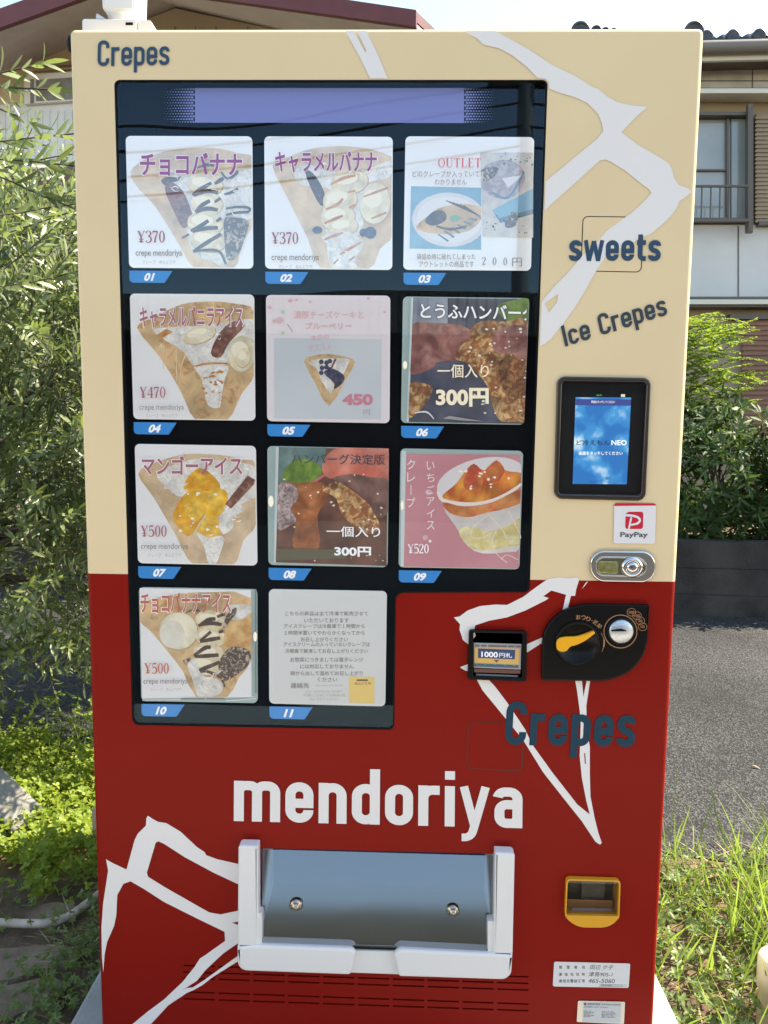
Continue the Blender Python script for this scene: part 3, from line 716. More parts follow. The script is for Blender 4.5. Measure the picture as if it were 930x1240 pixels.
# ================================================================= behind the photographer (seen only as reflections)
def behind():
    r = empty('carport_shed', (0, -9, 0), 'long low shed across the forecourt reflected in the glass', 'shed')
    m = mat('corrugated_tan', (.20, .17, .13), .6, col2=(.15, .13, .10), nscale=3); dk = mat('shed_dark', (.03, .027, .025), .8)
    b = MB(); b.box((.5, -10.2, 1.45), (16, 2.4, 2.9), dk)
    b.build('wall', r)
    k = MB(); k.box((.5, -9.5, 2.72), (16.4, 1.4, .5), m)
    for i in range(130): k.box((-7.6+i*.125, -8.795, 2.72), (.06, .012, .49), m)
    k.build('corrugated_fascia', r)
    p = MB(); p.tube([(2.05, -11.9, 0), (2.05, -11.9, 10)], [.16, .11], mat('pole_concrete', (.3, .3, .29), .8), 14)
    p.box((2.05, -11.9, 8.2), (1.6, .1, .1), dk); p.box((2.05, -11.9, 6.9), (1.3, .1, .1), dk); p.lathe((2.45, -11.9, 6.9), (0, 0, 1), [(.2, 0), (.22, .05), (.22, .6), (.15, .68)], dk, 16)
    for zz, yy in ((8.3, -11.9), (8.1, -11.8), (6.95, -11.9), (6.6, -11.85), (6.2, -11.8), (5.9, -11.85)):
        pts = []
        for i in range(25):
            t = i/24; x = -16+36*t; sag = .8*(((x-2.05)/18)**2) if True else 0
            pts.append((x, yy+.2*(x-2)/18, zz-.9*math.sin(math.pi*min(1, abs(x-2.05)/18))))
        p.tube(pts, .022, dk, 5)
    setp(p.build('utility_pole'), 'concrete utility pole with wires reflected in the glass', 'utility pole')
behind()

# ================================================================= the vending machine
vm = empty('vending_machine', (0, .43, .07), 'cream and red frozen crepe vending machine lettered mendoriya', 'vending machine')
ZB = P(107, 694.5).z
cream = mat('cream_paint', (.80, .615, .375), .40, spec=.15, bump=.02, bscale=35, col2=(.77, .59, .36), nscale=5)
red = mat('red_paint', (.255, .0095, .0055), .38, spec=.10, bump=.02, bscale=35, col2=(.24, .009, .005), nscale=5)
white = mat('vinyl_white', (.79, .745, .72), .45, spec=.25)
navy = mat('vinyl_navy', (.032, .075, .13), .45, spec=.15)
navy2 = mat('vinyl_slate', (.045, .062, .078), .45, spec=.15)
teal = mat('vinyl_teal', (.014, .050, .078), .45, spec=.12)
black = mat('black_plastic', (.007, .0065, .0065), .24, spec=.16)
black2 = mat('black_matte', (.006, .006, .007), .6, spec=.15)
seam = mat('seam_dark', (.05, .03, .02), .8)
chrome = mat('chrome', (.62, .62, .62), .16, 1.0)
wplast = mat('white_plastic', (.76, .735, .71), .32, spec=.35)
orange = mat('orange_plastic', (.90, .40, .012), .35)
# cabinet behind the door
ZT = 1.90
cb = MB(); cgm = mat('cabinet_grey', (.55, .53, .48), .5); zA, zB = .10, ZT-.012
cb.box((0, .56, (zA+zB)/2), (1.0, .62, zB-zA), cgm, bev=.008)
for sx in (-.49, .49): cb.box((sx, .152, (zA+zB)/2), (.02, .192, zB-zA), cgm)
for sz in (zA+.01, zB-.01): cb.box((0, .152, sz), (.958, .192, .02), cgm)
cb.build('cabinet', vm)
for x, y in ((-.42, .12), (.42, .12), (-.42, .80), (.42, .80)):
    ft = MB(); ft.lathe((x, y, .07), (0, 0, 1), [(.03, 0), (.03, .012), (.015, .014), (.015, .034)], black, 14); ft.build('foot', vm)
# door with its openings
WIN = fillet([(138, 96.5), (663.5, 96.5), (641.5, 717.5), (479.5, 718), (477.5, 884), (160, 878)], [7, 7, 7, 10, 7, 8], True)
SCR = fillet([(676, 456.5), (788, 458.5), (781, 605.5), (672, 603)], 9, True)
PORT = [(312, 1027), (603, 1034), (600, 1158), (310, 1150)]
CUP = fillet([(686, 1066), (751.5, 1068), (749.5, 1110), (684.5, 1109)], 5, True)
slots = []
for ri, (yl, yr) in enumerate(((1168.2, 1182), (1176, 1190), (1183.5, 1198), (1200.2, 1215), (1208.5, 1223))):
    xs = [222, 260]; x = 264.5
    seg = [(222, 260)]; 
    while x < 636: seg.append((x, min(x+38, 640))); x += 42.2
    for a, b in seg:
        f = lambda q: yl+(yr-yl)*(q-222)/418
        slots.append([(a, f(a)), (b, f(b)), (b, f(b)+2.0), (a, f(a)+2.0)])
tl, tr_, br, bl = (85.2, 37.2), (851, 37.0), None, None
zlow = .105
def pix(v):
    d = v-CAM; z = d.dot(_fwd); return (465+F*d.dot(_r2)/z, 620-F*d.dot(_u2)/z)
OUT = fillet([pix(Vector((-.515, 0, ZT))), pix(Vector((.515, 0, ZT))), pix(Vector((.515, 0, zlow))), pix(Vector((-.515, 0, zlow)))], 4, True)
d_ = MB(); d_.box((0, .0275, (ZT+.005+zlow)/2), (1.037, .055, ZT+.005-zlow), cream)
bm = bmesh.new(); me = bpy.data.meshes.new('t'); me.from_pydata(d_.v, [], d_.f); bm.from_mesh(me)
bmesh.ops.bevel(bm, geom=bm.edges[:], offset=.010, segments=5, affect='EDGES', profile=.5)
bmesh.ops.recalc_face_normals(bm, faces=bm.faces)
me2 = bpy.data.meshes.new('door'); bm.to_mesh(me2); bm.free(); me2.materials.append(cream)
ct = MB()                                    # window, screen, port, cup and ventilation slots are cut right through the door
for sl4 in [WIN, SCR, PORT, CUP]+slots: ct.prism([P(*q, 0)+Vector((0, -.01, 0)) for q in sl4], Vector((0, .08, 0)), cream)
cto = ct.build('cutter'); bm = bmesh.new(); bm.from_mesh(cto.data); bmesh.ops.recalc_face_normals(bm, faces=bm.faces); bm.to_mesh(cto.data); bm.free(); tmp = bpy.data.objects.new('tmp', me2); C.objects.link(tmp)
md = tmp.modifiers.new('b', 'BOOLEAN'); md.operation = 'DIFFERENCE'; md.object = cto; md.solver = 'EXACT'
dg = bpy.context.evaluated_depsgraph_get(); dg.update()
me3 = bpy.data.meshes.new_from_object(tmp.evaluated_get(dg), depsgraph=dg); me3.name = 'door'
bpy.data.objects.remove(tmp); bpy.data.objects.remove(cto)
bm = bmesh.new(); bm.from_mesh(me3)
bmesh.ops.bisect_plane(bm, geom=bm.verts[:]+bm.edges[:]+bm.faces[:], plane_co=(0, 0, ZB), plane_no=(0, 0, 1))
me3.materials.clear(); me3.materials.append(cream); me3.materials.append(red)
for f in bm.faces: f.material_index = 0 if f.calc_center_median().z > ZB else 1
bm.to_mesh(me3); bm.free()
door = bpy.data.objects.new('door', me3); C.objects.link(door); door.parent = vm; door.location = -vm.location
sb = MB(); sb.box((0, .066, .135), (.95, .006, .10), black2); sb.build('vent_backing', vm)
# access panels (pressed into the door) and their seams
def access(loop, m, nm):
    b = MB(); b.poly([fillet(loop, 7, True)], -.0003, seam)
    cx = sum(p[0] for p in loop)/4; cy = sum(p[1] for p in loop)/4
    inn = [(cx+(p[0]-cx)*.968, cy+(p[1]-cy)*.968) for p in loop]
    b.plate(fillet(inn, 6, True), -.0008, .0007, .0003, m); b.build('access_panel', vm)
access([(705.5, 261.5), (780, 262.5), (777, 330), (703, 328.5)], cream, 0)
access([(566.5, 874), (635, 875.5), (633, 934), (565, 931.5)], red, 1)
# hand-drawn crepe outlines
YL = -.0010
ln = MB()
ln.poly([[(418, 37.5), (443.7, 37.5), (457, 65), (469.5, 95), (448.2, 95), (436, 70)], [(429, 38.5), (433, 38.5), (444, 62), (442, 63)]], YL, white)
ln.poly([[(562.6, 37.6), (600, 37.6), (640, 59.6), (668.4, 78.5), (695.6, 91.5), (718, 105.7), (723, 106.8), (734.6, 116.3), (746.5, 123.4), (765.4, 127.7), (783.1, 128.9), (781.5, 132.2), (772.5, 139.3), (752.4, 160.1), (772.5, 175.5), (803.2, 193.2), (810, 198), (813.9, 205), (816.2, 215.7), (822.2, 224), (832.8, 227.5), (837.5, 232.3), (829.3, 239.4), (822.2, 244.1), (820.6, 250), (814.3, 259.6), (803.1, 271), (788, 283), (775, 289), (752, 300), (732.3, 312), (722, 328), (708, 353), (697, 371), (682, 392), (667, 410.5), (659.7, 416.6), (653.6, 419),
          (654.6, 393), (655.8, 367), (657.7, 363), (670, 348), (685, 333.4), (704, 311), (725, 291), (734.6, 280), (758, 262.5), (763, 259.5), (782, 241.7), (788.6, 233.5), (786, 229), (777, 222.8), (758, 207.4), (739.4, 195.6), (733.4, 193.2), (726.3, 194.4), (701.5, 217), (678, 238), (659.2, 255), (660.4, 220), (675.5, 207.4), (704, 183.8), (724, 167.2), (730.4, 159), (728.7, 148.3), (724, 137.6), (711, 124.6), (696.8, 118), (675.5, 111.6), (664.5, 107), (664.6, 100), (661, 95.5), (651, 94.5), (638, 81), (621, 67.6), (604.8, 58.6), (585, 54), (577.7, 46.6)],
         [(659.5, 367.3), (675.8, 356), (674.5, 366), (664.6, 378.3)]], YL, white)
ln.build('crepe_line_art', vm); ln = MB()
ln.poly([[(549.6, 747.6), (556.5, 746.5), (566, 739.4), (581.2, 733.9), (600, 732), (614, 732.5), (633.3, 722.9), (649.7, 710.6), (663.5, 701), (677.2, 698.8), (689.5, 700.4), (699, 699), (701.3, 702.3), (697.8, 713.3), (696.4, 721.5), (691.4, 721.5), (686.8, 739.4), (681.3, 739.4), (685.4, 720.2), (675.8, 717.4), (667.6, 715), (658, 722), (664.8, 724.3), (660.7, 727), (636, 739.4), (614, 747.6), (592, 751.7), (575.7, 757.2), (574.3, 761.9), (576, 770), (567.4, 780.5), (560.6, 775), (556.5, 762.7), (557, 755.8)]], YL, white)
ln.poly([(637, 780.5), (660, 770.5), (660, 776), (637, 791)], YL, white)
ln.poly([(557, 808), (567.4, 803.9), (570, 813.5), (563, 812)], YL, white)
ln.poly([[(577, 822), (590.8, 822), (600, 832), (614, 850.5), (636, 883.4), (644.3, 901.3), (669, 935.6), (699, 974), (714.2, 986.3), (710, 969.8), (704.6, 942.4), (701.9, 915), (703.2, 876.6), (701.9, 860), (699, 838), (696.4, 823), (704.6, 823), (706.5, 843.6), (710.6, 823), (714.8, 823), (710, 854.6), (710.6, 882), (714.2, 904), (714.2, 937), (715, 964.4), (719.7, 989), (724.4, 1008), (728.7, 1020.6), (726.6, 1022.8), (721, 1019.2), (704.6, 994.5), (682.7, 967), (658, 935.6), (633.3, 895.8), (608.6, 865.6), (583.9, 835.4)],
         [(707.3, 912), (708.6, 912), (709.5, 925), (708.2, 925)]], YL, white)
ln.poly([(704.6, 713.3), (709, 706), (712.6, 703.3), (708.4, 709)], YL, white)
ln.build('crepe_line_art', vm); ln = MB()
ln.poly([[(179.1, 987.8), (185.3, 991.8), (191.5, 995.2), (201.4, 996.7), (218.7, 1007.1), (238.5, 1025.7), (248, 1032), (249.6, 1035.5), (263.2, 1040.5), (290, 1046.5), (290, 1071.5), (258.3, 1056.6), (223.7, 1038), (198.9, 1021.9), (191.5, 1018.7), (188.5, 1020.7), (177.9, 1056.6), (179.1, 1061.5), (198.9, 1073.9), (233.6, 1093.7), (253.3, 1104.8), (267, 1107.3), (290, 1102.4), (290, 1115.5), (281, 1117.5), (290, 1120.5), (290, 1141), (270.7, 1154.3), (258, 1166), (248.4, 1175.3), (238.5, 1187.7), (221.2, 1198.8), (226, 1196.5), (233.6, 1195.6), (246, 1187.7), (263.2, 1175.3), (290, 1156), (290, 1163), (258.3, 1182.7), (245, 1193), (234.8, 1198.8), (226.1, 1202.5), (203.9, 1217.3), (182.9, 1240), (174, 1250), (150, 1250), (160.6, 1240), (179.1, 1224.8), (198.9, 1210), (221.2, 1188.9), (236, 1170.3), (242.2, 1160.5), (248.4, 1156.7), (272.6, 1139.4), (271.9, 1128.3), (238.5, 1112.2), (198.9, 1092.4), (174.2, 1076.4), (158.1, 1067.2), (149.5, 1070.2), (142, 1083.8), (140.8, 1108.5), (138.3, 1120.9), (129.7, 1140.7), (126.7, 1155.5), (125, 1177.8), (123.4, 1158), (122.8, 1123.4), (124.9, 1093.7), (127.2, 1078.8), (130.9, 1054.1), (128.4, 1040.5), (137.1, 1045.4), (153.2, 1052.9), (163.1, 1017), (166.8, 1009.6), (176.7, 999.7), (177.2, 991)]], YL, white)
ln.build('crepe_line_art', vm)

# ---- condensed monoline lettering
def GL(ch, t):
    h = t/2; X = .73-h; B = .46; a, b = h, B-h; mid = .36
    bowl = lambda x0, x1: (fillet([(x0, h), (x0, X), (x1, X), (x1, h)], .145, True), True)
    if ch == 'n': return B, [([(a, 0), (a, .73)], 0), (fillet([(a, .38), (a, X), (b, X), (b, 0)], .145), 0)]
    if ch == 'm':
        s = (.76-t)/2; return .76, [([(a, 0), (a, .73)], 0), (fillet([(a, .38), (a, X), (a+s, X), (a+s, 0)], .12), 0), (fillet([(a+s, .38), (a+s, X), (a+2*s, X), (a+2*s, 0)], .12), 0)]
    if ch == 'o': return B, [bowl(a, b)]
    if ch == 'e': return B, [([(a, mid-.01), (b+h, mid-.01)], 0), (fillet([(b, mid-.07), (b, X), (a, X), (a, h), (b, h), (b, .23)], .145), 0)]
    if ch == 'd': return B, [([(b, 0), (b, 1)], 0), bowl(a, b)]
    if ch == 'p': return B, [([(a, -.27), (a, .73)], 0), bowl(a, b)]
    if ch == 'r': return .35, [([(a, 0), (a, .73)], 0), (fillet([(a, .36), (a, X), (.35, X)], .15), 0)]
    if ch == 'i': return t, [([(h, 0), (h, .73)], 0), ([(h, .845), (h, 1.0)], 0)]
    if ch == 'I': return t, [([(h, 0), (h, 1.0)], 0)]
    if ch == 'y': return .48, [([(.045+h*.2, .73), (.235, .03)], 0), (fillet([(.435-h*.2, .73), (.235, 0), (.18, -.19), (.03, -.19)], .10), 0)]
    if ch == 'a': return B, [(fillet([(.055, .55), (.075, X), (b, X), (b, 0)], .13), 0), (fillet([(b, .42), (a, .42), (a, h), (b, h), (b, .2)], .12), 0)]
    if ch == 'c': return B*.95, [(fillet([(b-.02, .50), (b-.02, X), (a, X), (a, h), (b-.02, h), (b-.02, .23)], .145), 0)]
    if ch == 'C': return .50, [(fillet([(.50-h, .70), (.50-h, 1-h), (a, 1-h), (a, h), (.50-h, h), (.50-h, .30)], .16), 0)]
    if ch == 's': return .44, [(fillet([(.44-h, .53), (.44-h, X), (a, X), (a, .40), (.44-h, .33), (.44-h, h), (a-.01, h), (a-.01, .20)], [0, .13, .13, .13, .13, .13, .13, 0]), 0)]
    if ch == 'w': return .68, [([(.05, .73), (.18, 0)], 0), ([(.18, .0), (.34, .70)], 0), ([(.34, .70), (.50, .0)], 0), ([(.50, 0), (.63, .73)], 0)]
    if ch == 't': return .33, [(fillet([(.10+h*.3, .93), (.10+h*.3, h), (.33, h)], .12), 0), ([(0, X), (.32, X)], 0)]
    return .26, []
def din(mb, word, p0, p1, up, y, m, t=.165, gap=.085):
    """baseline from p0 to p1 (pixels), 'up' = pixel vector of the cap height"""
    W = 0; lay = []
    for ch in word:
        wd, st = GL(ch, t); lay.append((W, st, ch)); W += wd+gap
    W -= gap
    ex = ((p1[0]-p0[0])/W, (p1[1]-p0[1])/W); k = 0
    for x0, st, ch in lay:
        for q, closed in st:
            tt = t*.84 if ch in 'wy' else t
            q = [g for gi, g in enumerate(q) if gi == 0 or math.hypot(g[0]-q[gi-1][0], g[1]-q[gi-1][1]) > .006]
            if closed and math.hypot(q[0][0]-q[-1][0], q[0][1]-q[-1][1]) < .006: q = q[:-1]
            n = len(q); L_ = []; R_ = []      # offset in glyph units, so strokes keep the letter's proportions
            for i in range(n):
                a_ = q[(i-1) % n] if (closed or i > 0) else q[i]; b_ = q[(i+1) % n] if (closed or i < n-1) else q[i]
                dx, dy = b_[0]-a_[0], b_[1]-a_[1]; d = math.hypot(dx, dy) or 1
                L_.append((q[i][0]-dy/d*tt/2, q[i][1]+dx/d*tt/2)); R_.append((q[i][0]+dy/d*tt/2, q[i][1]-dx/d*tt/2))
            tp = lambda g: P(p0[0]+ex[0]*(g[0]+x0)+up[0]*g[1], p0[1]+ex[1]*(g[0]+x0)+up[1]*g[1], y-k*.00008)
            vv = [tp(g) for g in L_]+[tp(g) for g in R_]; fs = []
            for i in range(n if closed else n-1):
                j = (i+1) % n; f = (i, j, n+j, n+i)
                if (vv[f[1]]-vv[f[0]]).cross(vv[f[2]]-vv[f[0]]).y > 0: f = f[::-1]
                fs.append(f)
            mb.add(vv, fs, m); k = (k+1) % 4
YT = -.0014
for word, p0, p1, up, m, t in (('Crepes', (118, 80), (205, 78.7), (.5, -31), navy, .138), ('sweets', (689, 316), (800, 316), (1.0, -34.5), navy, .17),
                              ('Ice Crepes', (684.5, 420), (809, 381), (-5.5, -25), navy2, .15), ('Crepes', (611, 902), (768.5, 905), (3.0, -53), teal, .17),
                              ('mendoriya', (283, 994.2), (632.5, 1003), (.5, -67), white, .165)):
    b = MB(); din(b, word, p0, p1, up, YT, m, t); b.build('lettering', vm)

# ---- display window: black printed back board, cards, clear pane
CARDS = {1: [(152, 164.5), (305.3, 165), (306.5, 325.3), (156.3, 324)], 2: [(320, 165), (475.6, 165.6), (475, 326.7), (321, 325.3)], 3: [(491, 165), (647, 166), (643, 327.6), (488.3, 326.5)],
         4: [(157, 355.5), (307.6, 356.5), (309, 509.5), (161.5, 507.5)], 5: [(322, 357), (472.7, 358), (471.7, 512.5), (323.5, 510)], 6: [(488, 359), (641, 361), (634.6, 514.4), (485.5, 512)],
         7: [(163, 537.5), (309.6, 540), (311.5, 685), (167, 682)], 8: [(323.6, 540), (471, 543), (469.3, 687), (325, 684)], 9: [(485, 543), (633.6, 546), (629, 689.5), (482.6, 687)],
         10: [(168, 711), (311.5, 713.5), (312, 851.5), (171, 849)], 11: [(325.5, 713.5), (468.6, 716), (466.6, 855.5), (326, 852)]}
mask = mat('window_black', (.006, .006, .007), .6, spec=0.0)
bk = MB(); WINb = fillet([(134, 92), (667, 92), (645, 722), (484, 722), (481, 888), (156, 882)], 6, True)
bk.plate(WINb, .016, .012, .0005, mask); bk.build('display_board', vm)
hd = MB(); lav = mat('header_lavender', (.19, .21, .50), .5); YH = .0155
hd.poly([(236, 106.5), (562, 106.5), (562, 149), (236, 148.5)], YH, lav)
for side in (-1, 1):
    for i in range(11):
        for j in range(13):
            r_ = 1.55-.13*i-(.25 if j in (0, 12) else 0)
            if r_ < .25: continue
            x = (236-1.7-i*3.3-(1.65 if j % 2 else 0)) if side < 0 else (562+1.7+i*3.3+(1.65 if j % 2 else 0)); y = 108+j*3.3
            hd.poly(ellipse(x, y, r_, r_, 8), YH, lav)
hd.build('header_panel', vm)

# ---- prints on the cards
pw = mat('print_white', (.78, .78, .80), .55)
pcrepe = mat('print_crepe', (.70, .47, .25), .55, col2=(.46, .22, .075), mottle=0.35, mscale=22, nscale=60, detail=5, lo=.52, hi=.72, distort=.6)
pcrepe2 = mat('print_crepe_pale', (.72, .54, .36), .55, col2=(.58, .38, .20), mottle=0.3, mscale=20, nscale=45, detail=6, lo=.40, hi=.75, distort=.4)
pcream = mat('print_cream', (.80, .78, .74), .55, col2=(.55, .53, .52), mottle=0.28, mscale=34, nscale=70, detail=3, lo=.45, hi=.75, distort=2.2)
pcream2 = mat('print_banana', (.80, .70, .50), .55, col2=(.66, .50, .28), mottle=0.3, mscale=45, nscale=55, detail=3, lo=.5, hi=.8, distort=.8)
pshade = mat('print_slice_edge', (.50, .36, .20), .55); plight = mat('print_slice_light', (.84, .77, .60), .55); pfold = mat('print_fold_grey', (.60, .57, .57), .55)
pchoc = mat('print_choc', (.075, .035, .022), .5, col2=(.19, .10, .06), mottle=0.5, mscale=60, nscale=110, detail=4, lo=.55, hi=.75)
pchoc2 = mat('print_choc_mix', (.10, .055, .035), .55, col2=(.50, .42, .34), mottle=0.5, mscale=40, nscale=95, detail=4, lo=.50, hi=.62, distort=2.0)
pice = mat('print_vanilla', (.80, .74, .58), .55, col2=(.68, .55, .33), mottle=0.25, mscale=25, nscale=40, detail=7, lo=.42, hi=.75, distort=.5)
pcara = mat('print_caramel', (.62, .30, .10), .5, col2=(.42, .15, .04), nscale=60)
pmango = mat('print_mango', (.86, .45, .025), .5, col2=(.92, .62, .12), mottle=0.35, mscale=45, nscale=50, detail=5, lo=.4, hi=.65, distort=1)
pmango2 = mat('print_mango_deep', (.78, .33, .012), .5, col2=(.88, .48, .04), mottle=0.4, mscale=40, nscale=55, lo=.4, hi=.65)
pberry = mat('print_berry', (.03, .03, .06), .5, col2=(.09, .08, .14), nscale=120)
pbar = mat('print_bar', (.20, .07, .05), .5, col2=(.34, .16, .11), mottle=0.5, mscale=60, nscale=120, lo=.45, hi=.65)
pplum = mat('print_title_plum', (.30, .10, .14), .55)
pviolet = mat('print_title_violet', (.26, .07, .24), .55)
pbrick = mat('print_title_brick', (.42, .11, .085), .55)
pgrey = mat('print_grey', (.20, .18, .19), .55)
pgreyl = mat('print_grey_light', (.36, .34, .34), .55)
ppink = mat('print_pink', (.60, .26, .30), .55, col2=(.54, .21, .25), nscale=12)
prose = mat('print_rose', (.62, .13, .17), .55)
ppinkl = mat('print_pink_pale', (.68, .42, .48), .55)
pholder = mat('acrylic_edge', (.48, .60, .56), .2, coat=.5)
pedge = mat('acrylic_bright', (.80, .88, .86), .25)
tagblue = mat('tag_blue', (.012, .24, .62), .4)
YC = .0085
cover = film('acrylic_cover', .15, .012, gtint=(.82, .93, 1))
def emi(name, col, st): return mat(name, (.01, .01, .01), .4, emit=col, estr=st)
NW = {1: 11.2, 10: 11.6, 11: 9.5}
for k_ in (2, 3, 4, 5, 6, 7, 8, 9): NW[k_] = 14.2
class Card:
    def __init__(s, n, base=None):
        s.n = n; s.q = CARDS[n]; s.b = MB(); s.y = YC; s.z = lambda X, Y: (X, Y)
        s.rim = fillet(s.q, 6, True)
        s.b.plate(s.rim, YC+.0005, .003, .0003, base or pw)
        c = [sum(p[i] for p in s.q)/4 for i in (0, 1)]
        s.cl = [(p[0]+(1.2 if p[0] < c[0] else -1.2), p[1]+(1.2 if p[1] < c[1] else -1.2)) for p in s.q]
        s.fill0 = s.cl
    def zoom(s, ox, oy, sx, sy): s.z = lambda X, Y: (ox+X*sx, oy+Y*sy); return s
    def lay(s): s.y -= .00006; return s.y
    def shape(s, pts, m, sm=0, raw=False):
        q = pts if raw else [s.z(*p) for p in pts]
        if sm: q = smooth_curve(q, sm)
        q = clip_convex(q, s.cl)
        if len(q) >= 3: s.b.poly(q, s.lay(), m)
    def ell(s, x, y, rx, ry, m, rot=0.0, n=28):
        if m in (pcream2, pice): s.shape(ellipse(x+rx*.03, y+ry*.06, rx*1.035, ry*1.05, n, rot), pshade)
        s.shape(ellipse(x, y, rx, ry, n, rot), m)
        if m in (pcream2, pice): s.shape(ellipse(x-rx*.15, y-ry*.22, rx*.62, ry*.45, n, rot), plight)
    def folds(s, box, k, seed, m=None):      # soft ridges of whipped cream
        rr = random.Random(seed)
        for i in range(k):
            x, y = rr.uniform(box[0], box[2]), rr.uniform(box[1], box[3]); a = rr.uniform(-.9, .9); L = rr.uniform(22, 60); b = rr.uniform(-18, 18)
            s.line([(x, y), (x+L*.5*math.cos(a)-b*math.sin(a), y+L*.5*math.sin(a)+b*math.cos(a)), (x+L*math.cos(a), y+L*math.sin(a))], [.3, rr.uniform(.8, 1.7), .3], m or (pfold if rr.random() < .6 else pw), 4)
    def line(s, pts, wd, m, sm=5):
        q = [s.z(*p) for p in pts]
        if sm and len(q) > 2: q = smooth_curve(q, sm, False)
        c = s.cl; xs0 = min(p[0] for p in c); xs1 = max(p[0] for p in c); ys0 = min(p[1] for p in c); ys1 = max(p[1] for p in c)
        q = [(min(max(a, xs0+1), xs1-1), min(max(b, ys0+1), ys1-1)) for a, b in q]
        if isinstance(wd, (list, tuple)):
            n = len(q); k = len(wd)-1; wd = [wd[min(int(i/(n-1)*k), k-1)]*(1-(i/(n-1)*k-min(int(i/(n-1)*k), k-1)))+wd[min(int(i/(n-1)*k), k-1)+1]*(i/(n-1)*k-min(int(i/(n-1)*k), k-1)) for i in range(n)]
        s.b.strip(q, wd, s.lay(), m)
    def txt(s, t, x0, y0, x1, y1, m, off=0.0, slant=0.0, halo=None, dy=0.0, ho=.045, clip=None):
        a, b = s.z(x0, y0), s.z(x1, y1); q = [(a[0], a[1]), (b[0], a[1]+dy), (b[0], b[1]+dy), (a[0], b[1])]
        if halo:
            e = ho*18; qh = [(q[0][0]-e, q[0][1]-e), (q[1][0]+e, q[1][1]-e), (q[2][0]+e, q[2][1]+e), (q[3][0]-e, q[3][1]+e)]
            s.b.text(t, None, s.lay(), halo, off+ho*.55, slant, qh, clip)
        s.b.text(t, None, s.lay(), m, off, slant, q, clip)
    def specks(s, k, box, m, r0, r1, seed):
        rr = random.Random(seed)
        for i in range(k):
            x, y = rr.uniform(box[0], box[2]), rr.uniform(box[1], box[3]); a = rr.uniform(r0, r1)
            s.shape([(x+a*rr.uniform(.6, 1.3)*math.cos(t), y+a*rr.uniform(.4, .9)*math.sin(t)) for t in (0, 1.05, 2.1, 3.14, 4.2, 5.2)], m)
    def led(s, px, py, rx, ry): s.b.poly(ellipse(px, py, rx, ry, 16), s.lay()-.0001, emi('acrylic_led_glint', (.9, .95, .93), .30))  # glowing spots stand in for LED reflections on the acrylic edge
    def done(s):
        o = s.b.build('product_card', vm, label=None)
        cv = MB(); cv.poly(s.rim, YC-.0028, cover); cv.build('acrylic_cover', o)
        bl = s.q[3]; x, y = bl[0]+.3, bl[1]+3.6; sl_ = (s.q[2][1]-s.q[3][1])/(s.q[2][0]-s.q[3][0])
        f = lambda a, b: (x+a, y+b+a*sl_)
        t = MB(); t.plate(fillet([f(0, 0), f(52, 0), f(42.5, 14.6), f(0, 14.6)], [.5, .5, 1.5, 5], True), .0085, .002, .0003, tagblue)
        t.text('%02d' % s.n, None, .0082, pw, .045, 3.2, [f(18.5, 2.6), f(18.5+NW[s.n], 2.6), f(18.5+NW[s.n], 12.4), f(18.5, 12.4)]); t.build('number_tag', vm)
        return o
